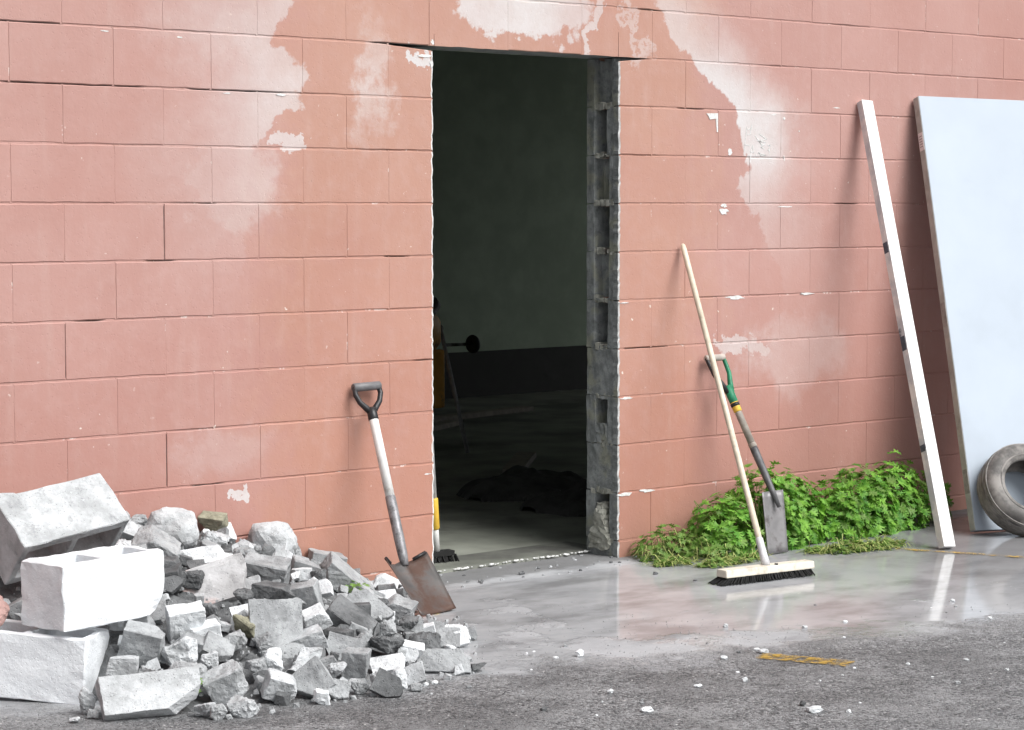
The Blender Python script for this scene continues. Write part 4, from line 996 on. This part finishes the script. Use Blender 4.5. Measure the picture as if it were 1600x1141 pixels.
for i, (x, y, a, L, lb) in enumerate(((3.7, 4.6, .5, 1.2, 'grey plank lying flat on the interior floor beyond the mixer pole'), (2.9, 2.75, .75, .9, 'dark offcut plank lying between tarpaulin and mixer inside'), (4.6, 5.2, .2, 1.4, 'plank lying near the far interior wall'))):
    bm = bmesh.new(); bm_box(bm, (x, y, .030), (L, .11, .03), Matrix.Rotation(a, 3, 'Z')); tag(mesh_obj('plank', bm, M['greywood'], loc=(x, y, .014)), lb, 'plank')

# ---------------------------------------------------------------- weeds along the wall
LEAF = [(.0, .0), (.05, .10), (.30, .10), (.50, .02), (.36, .26), (.14, .30), (.40, .44), (.58, .46), (.38, .58), (.14, .56), (.30, .74), (.34, .86), (.12, .80), (.0, 1.0)]
def leaf_add(V, F, p, d, n, L, rng):
    d = d.normalized(); s = d.cross(n).normalized(); n = s.cross(d).normalized(); b = len(V); k = len(LEAF)
    fold = rng.uniform(.05, .30); curl = rng.uniform(-.05, .35); wd = rng.uniform(.85, 1.25)
    def P(u, v, sg): return p + d * (v * L) + s * (sg * u * L * wd) + n * (abs(u) * fold * L - curl * L * v * v)
    for u, v in LEAF: V.append(P(u, v, 1))
    for u, v in LEAF[1:-1]: V.append(P(u, v, -1))
    mid = len(V); V.append(P(0, .5, 1))
    r = [b + i for i in range(k)]; l = [b] + [b + k + i for i in range(k - 2)] + [b + k - 1]
    F.append(tuple(r + [mid])); F.append(tuple((l + [mid])[::-1]))
def pymesh(name, V, F, mat, parent, kind='stuff'):
    base = ORIG[parent.name] if parent else Vector()
    me = bpy.data.meshes.new(name); me.from_pydata([tuple(v - base) for v in V], [], F); me.materials.append(mat); me.update()
    o = bpy.data.objects.new(name, me); C.objects.link(o)
    if parent: o.parent = parent
    if kind: o['kind'] = kind
    return o
def clump(name, label, lobes, n_leaf, seed, size=(.020, .052), mat='leaf', straws=0, cat='weed'):
    rng = random.Random(seed); base = (sum(l[0] for l in lobes) / len(lobes), sum(l[1] for l in lobes) / len(lobes), 0)
    t = thing(name, label, cat, base, 'weeds along the wall foot'); V, F = [], []; SV = bmesh.new(); V2, F2 = [], []
    tot = sum(l[2] * l[4] for l in lobes)
    for (cx, cy, rx, ry, h) in lobes:
        for _ in range(int(n_leaf * rx * h / tot)):
            a = rng.uniform(0, 2 * math.pi); zc = rng.uniform(-.15, 1.0); rr = math.sqrt(max(0, 1 - max(0, zc) ** 2.2)); s = rng.uniform(.5, 1.0) ** .45
            bmp = 1 + .22 * mnoise.noise((cx * 9 + math.cos(a) * 2.2, math.sin(a) * 2.2, zc * 2.5 + seed))
            o = Vector((math.cos(a) * rr, math.sin(a) * rr, zc)) * s * bmp
            p = Vector((cx + o.x * rx, cy + o.y * ry, max(.012, .10 * h + o.z * h * .88)))
            if p.y > -.012: p.y = -.012 - rng.random() * .03
            out = Vector((o.x / rx, o.y / ry, o.z / h * 1.2)).normalized()
            nn = (out + Vector((rng.uniform(-.5, .5), rng.uniform(-.5, .5), .55 + rng.uniform(-.3, .4)))).normalized()
            dd = out * .5 + Vector((rng.uniform(-1, 1), rng.uniform(-1, .5), rng.uniform(-.9, .25)))
            dd = dd - nn * dd.dot(nn) * .8
            if abs(p.x - 1.57) < .11 and p.y < -.20: continue
            A = (V2, F2) if (rng.random() < .16) else (V, F)
            L = rng.uniform(*size)
            if (p + dd.normalized() * L).y > -.006: dd.y = -abs(dd.y) - .2
            leaf_add(A[0], A[1], p, dd, nn, L, rng)
        for _ in range(14):
            a = rng.uniform(0, 2 * math.pi); r_ = rng.uniform(.2, .8); b = Vector((cx + rng.uniform(-.3, .3) * rx, cy + rng.uniform(-.2, .1) * ry, .0)); e = Vector((cx + math.cos(a) * rx * r_, min(-.02, cy + math.sin(a) * ry * r_), h * rng.uniform(.55, .9)))
            bm_tube(SV, [b, b.lerp(e, .5) + Vector((0, 0, .04 * h)), e], [.0028, .0022, .0014], 5, cap=False)
    pymesh('leaves', V, F, M[mat], t); pymesh('pale_leaves', V2, F2, M['leaf2'], t); mesh_obj('stems', SV, M['stem'], t)
    return t
def straws(V, F, n, rng, cx, cy, rx, ry, h, L=(.04, .14), w=.0022, up=.5):
    for _ in range(n):
        a = rng.uniform(0, 2 * math.pi); r_ = math.sqrt(rng.random()); p = Vector((cx + math.cos(a) * r_ * rx, cy + math.sin(a) * r_ * ry, rng.uniform(.003, max(.004, h * (1 - r_ * .8)))))
        d = Vector((rng.uniform(-1, 1), rng.uniform(-1, .4), rng.uniform(-.1, up))).normalized(); q = rng.uniform(*L); s = d.cross(Vector((rng.uniform(-.4, .4), rng.uniform(-.4, .4), 1))).normalized() * w
        m = p + d * q * .5 + Vector((0, 0, .08 * q)); e = p + d * q - Vector((0, 0, .25 * q)); e.z = max(.003, e.z); m.z = max(.003, m.z)
        if max(e.y, m.y, p.y) > -.01: sh_ = max(e.y, m.y, p.y) + .012; p.y -= sh_; m.y -= sh_; e.y -= sh_
        b = len(V); V += [p - s, p + s, m + s, m - s, e]; F += [(b, b + 1, b + 2, b + 3), (b + 3, b + 2, b + 4)]
clump('weed_bush', 'bright green leafy weed bush against the wall behind the spade', [(1.44, -.19, .19, .17, .25), (1.68, -.18, .24, .17, .35), (1.90, -.16, .15, .14, .31)], 1900, 1)
clump('weed_bush', 'wide green leafy weed bush between the spade and the white post', [(2.12, -.19, .15, .16, .25), (2.33, -.17, .20, .15, .31), (2.57, -.16, .19, .14, .31)], 1650, 2)
clump('weed_bush', 'shaded weed in the gap between the white post and the blue door', [(2.88, -.13, .11, .10, .24)], 160, 3)
tf = clump('weed_tuft', 'ragged yellowish low weed tuft at the left end of the weeds', [(1.16, -.13, .17, .11, .13), (1.28, -.26, .15, .12, .12)], 330, 4, (.02, .04), 'leaf2')
rg = random.Random(12); V, F = [], []; straws(V, F, 170, rg, 1.17, -.15, .20, .13, .10, (.05, .15)); straws(V, F, 100, rg, 1.28, -.34, .18, .10, .06, (.04, .12)); pymesh('straw', V, F, M['straw'], tf)
def clippings(label, spots, seed):
    rng = random.Random(seed); t = thing('weed_clippings', label, 'clippings', (spots[0][0], spots[0][1], 0), 'pulled weeds on the ground'); V, F, V2, F2 = [], [], [], []
    for (cx, cy, rx, ry, h, n) in spots:
        straws(V2, F2, n, rng, cx, cy, rx, ry, h, (.03, .11), .002, .25)
        for _ in range(n):
            a = rng.uniform(0, 2 * math.pi); r_ = math.sqrt(rng.random()); p = Vector((cx + math.cos(a) * r_ * rx, cy + math.sin(a) * r_ * ry, rng.uniform(.004, h * (1.05 - r_))))
            leaf_add(V, F, p, Vector((rng.uniform(-1, 1), rng.uniform(-1, 1), rng.uniform(0, .3))), Vector((rng.uniform(-.5, .5), rng.uniform(-.7, .2), 1)).normalized(), rng.uniform(.015, .038), rng)
    pymesh('leaves', V, F, M['leaf2'], t); pymesh('straw', V2, F2, M['straw'], t)
clippings('scattered heap of pulled weed clippings on the ground left of the white post', [(1.86, -.50, .16, .07, .05, 190), (2.02, -.55, .13, .06, .05, 150), (1.72, -.44, .08, .05, .03, 45)], 21)
clippings('thin litter of pulled weeds on the ground left of the broom head', [(1.16, -.42, .12, .06, .03, 70), (1.32, -.41, .12, .06, .02, 45), (1.02, -.28, .10, .05, .03, 70)], 22)
for i, (x, y, z, lb) in enumerate(((-.86, -.60, .13, 'small green weed sprig among the slanting strips of the heap'), (-1.98, -1.28, .06, 'small weed sprig at the front foot of the heap'), (-1.10, -.36, .22, 'thin yellowish sprig between grey pieces in the upper heap'))):
    rng = random.Random(50 + i); t = thing('weed_sprig', lb, 'weed', (x, y, z)); V, F = [], []
    for _ in range(26): leaf_add(V, F, Vector((x + rng.gauss(0, .018), y + rng.gauss(0, .018), z + rng.uniform(.0, .035))), Vector((rng.uniform(-1, 1), rng.uniform(-1, 1), rng.uniform(-.2, .7))), Vector((0, -.4, 1)).normalized(), rng.uniform(.014, .026), rng)
    pymesh('leaves', V, F, M['leaf2'], t)

# ---------------------------------------------------------------- worn yellow lines, stones, grit
def line(label, p, q, w, seed):
    p, q = Vector((*p, .004)), Vector((*q, .004)); d = (q - p); n = Vector((-d.y, d.x, 0)).normalized(); bm = bmesh.new(); N = 40; A, B = [], []
    for i in range(N + 1):
        t = i / N; c = p.lerp(q, t); f = 1.0 if 0 < i < N else .8
        A.append(bm.verts.new(c + n * w * .5 * f * (1 + .35 * mnoise.noise((t * 14, seed, 0)) + .2 * mnoise.noise((t * 40, seed, 2))))); B.append(bm.verts.new(c - n * w * .5 * f * (1 + .25 * mnoise.noise((t * 14, seed, 6)))))
    for i in range(N): bm.faces.new((A[i], B[i], B[i + 1], A[i + 1]))
    bmesh.ops.recalc_face_normals(bm, faces=bm.faces)
    if bm.faces[0].normal.z < 0: bmesh.ops.reverse_faces(bm, faces=bm.faces)
    o = mesh_obj('road_marking', bm, M['road_paint'], loc=(p.x, p.y, 0)); tag(o, kind='structure')
line('', (-.150, -1.83), (-.030, -2.12), .095, 1); line('', (2.04, -.62), (2.42, -1.55), .04, 2)

def stone(x, y, s, flat, mat, name, label, group, seed):
    rng = random.Random(seed); bm = bmesh.new(); bmesh.ops.create_icosphere(bm, subdivisions=2, radius=1)
    for v in bm.verts:
        f = 1 + .45 * mnoise.noise(v.co * 1.6 + Vector((seed * 3.3, 0, 0))); v.co = Vector((v.co.x * s * f * rng.uniform(.93, 1.07), v.co.y * s * .8 * f, v.co.z * s * flat * f))
    zm = min(v.co.z for v in bm.verts); bmesh.ops.translate(bm, vec=(x, y, -zm - .003), verts=bm.verts)
    return tag(mesh_obj(name, bm, mat, loc=(x, y, 0)), label, 'stone', group)
G = 'loose crumbs on the wet ground'
ST = [(-.586, -1.442, .016, .8, 3, 'small pale stone standing alone in the middle of the wet ground'), (-1.005, -2.171, .022, .35, 3, 'flat white crumb in the asphalt at the bottom centre'), (-.641, -2.492, .026, .4, 3, 'largest white crumb in the asphalt at the bottom right'),
      (-.266, -1.781, .014, .5, 3, 'white crumb just left of the yellow paint fragment'), (-.097, -1.80, .018, .5, 3, 'white crumb touching the top of the yellow paint fragment'), (-.647, -2.032, .014, .4, 3, 'pale crumb in the asphalt below the yellow fragment'),
      (.795, -.415, .012, .6, 0, 'dark clod on the ground below the right jamb'), (.80, -.629, .009, .6, 0, 'tiny dark clod left of the broom head'), (2.29, -.30, .010, .5, 3, 'white crumb under the weeds'), (.40, -.06, .014, .6, 0, 'dark clod at the sill in the doorway'), (.15, -.10, .012, .6, 0, 'dark clod on the ground in front of the left jamb')]
for i, (x, y, s, fl, m, lb) in enumerate(ST): stone(x, y, s, fl, M['rub%d' % m], 'stone', lb, G, i + 1)
rg = random.Random(77)  # pebbles
for i in range(70):
    x, y = rg.uniform(-1.4, 1.2), rg.uniform(-2.9, -1.2); stone(x, y, rg.choice((.005, .006, .008, .011)), rg.uniform(.4, .8), M['rub%d' % rg.choice((0, 1, 2, 3, 3))], 'pebble', 'pebble scattered on the rough wet asphalt in the foreground', 'pebbles on the asphalt', 300 + i)
for i in range(46):
    x = rg.uniform(-.3, 1.1); y = rg.uniform(-.16, .16) - (.05 if x < 0 else 0)
    if not (0.02 < x < .97) and y > -.03: continue
    stone(x, y, rg.choice((.004, .006, .008)), rg.uniform(.5, .8), M['rub%d' % rg.choice((0, 0, 1, 2))], 'pebble', 'pebble of rubble grit lying before the sawn doorway', 'pebbles before the doorway', 500 + i)
V, F = [], []
for i in range(2600):
    if rg.random() < .55: x, y = rg.uniform(-2.4, .2), -rg.uniform(.2, 1.0) ** .7 * 1.9
    else: x, y = rg.uniform(-1.6, 1.4), rg.uniform(-3.2, -1.5)
    s = rg.uniform(.0012, .0034); b = len(V); z = 0
    V += [Vector((x + s * rg.uniform(.6, 1.2), y, .001)), Vector((x - s * .6, y + s, .001)), Vector((x - s * .6, y - s, .001)), Vector((x, y, s * rg.uniform(.8, 1.6)))]
    F += [(b, b + 1, b + 3), (b + 1, b + 2, b + 3), (b + 2, b, b + 3)]
o = pymesh('grit', V, F, M['rub1'], None); tag(o, 'fine concrete grit scattered over the wet ground', 'grit', kind='stuff')
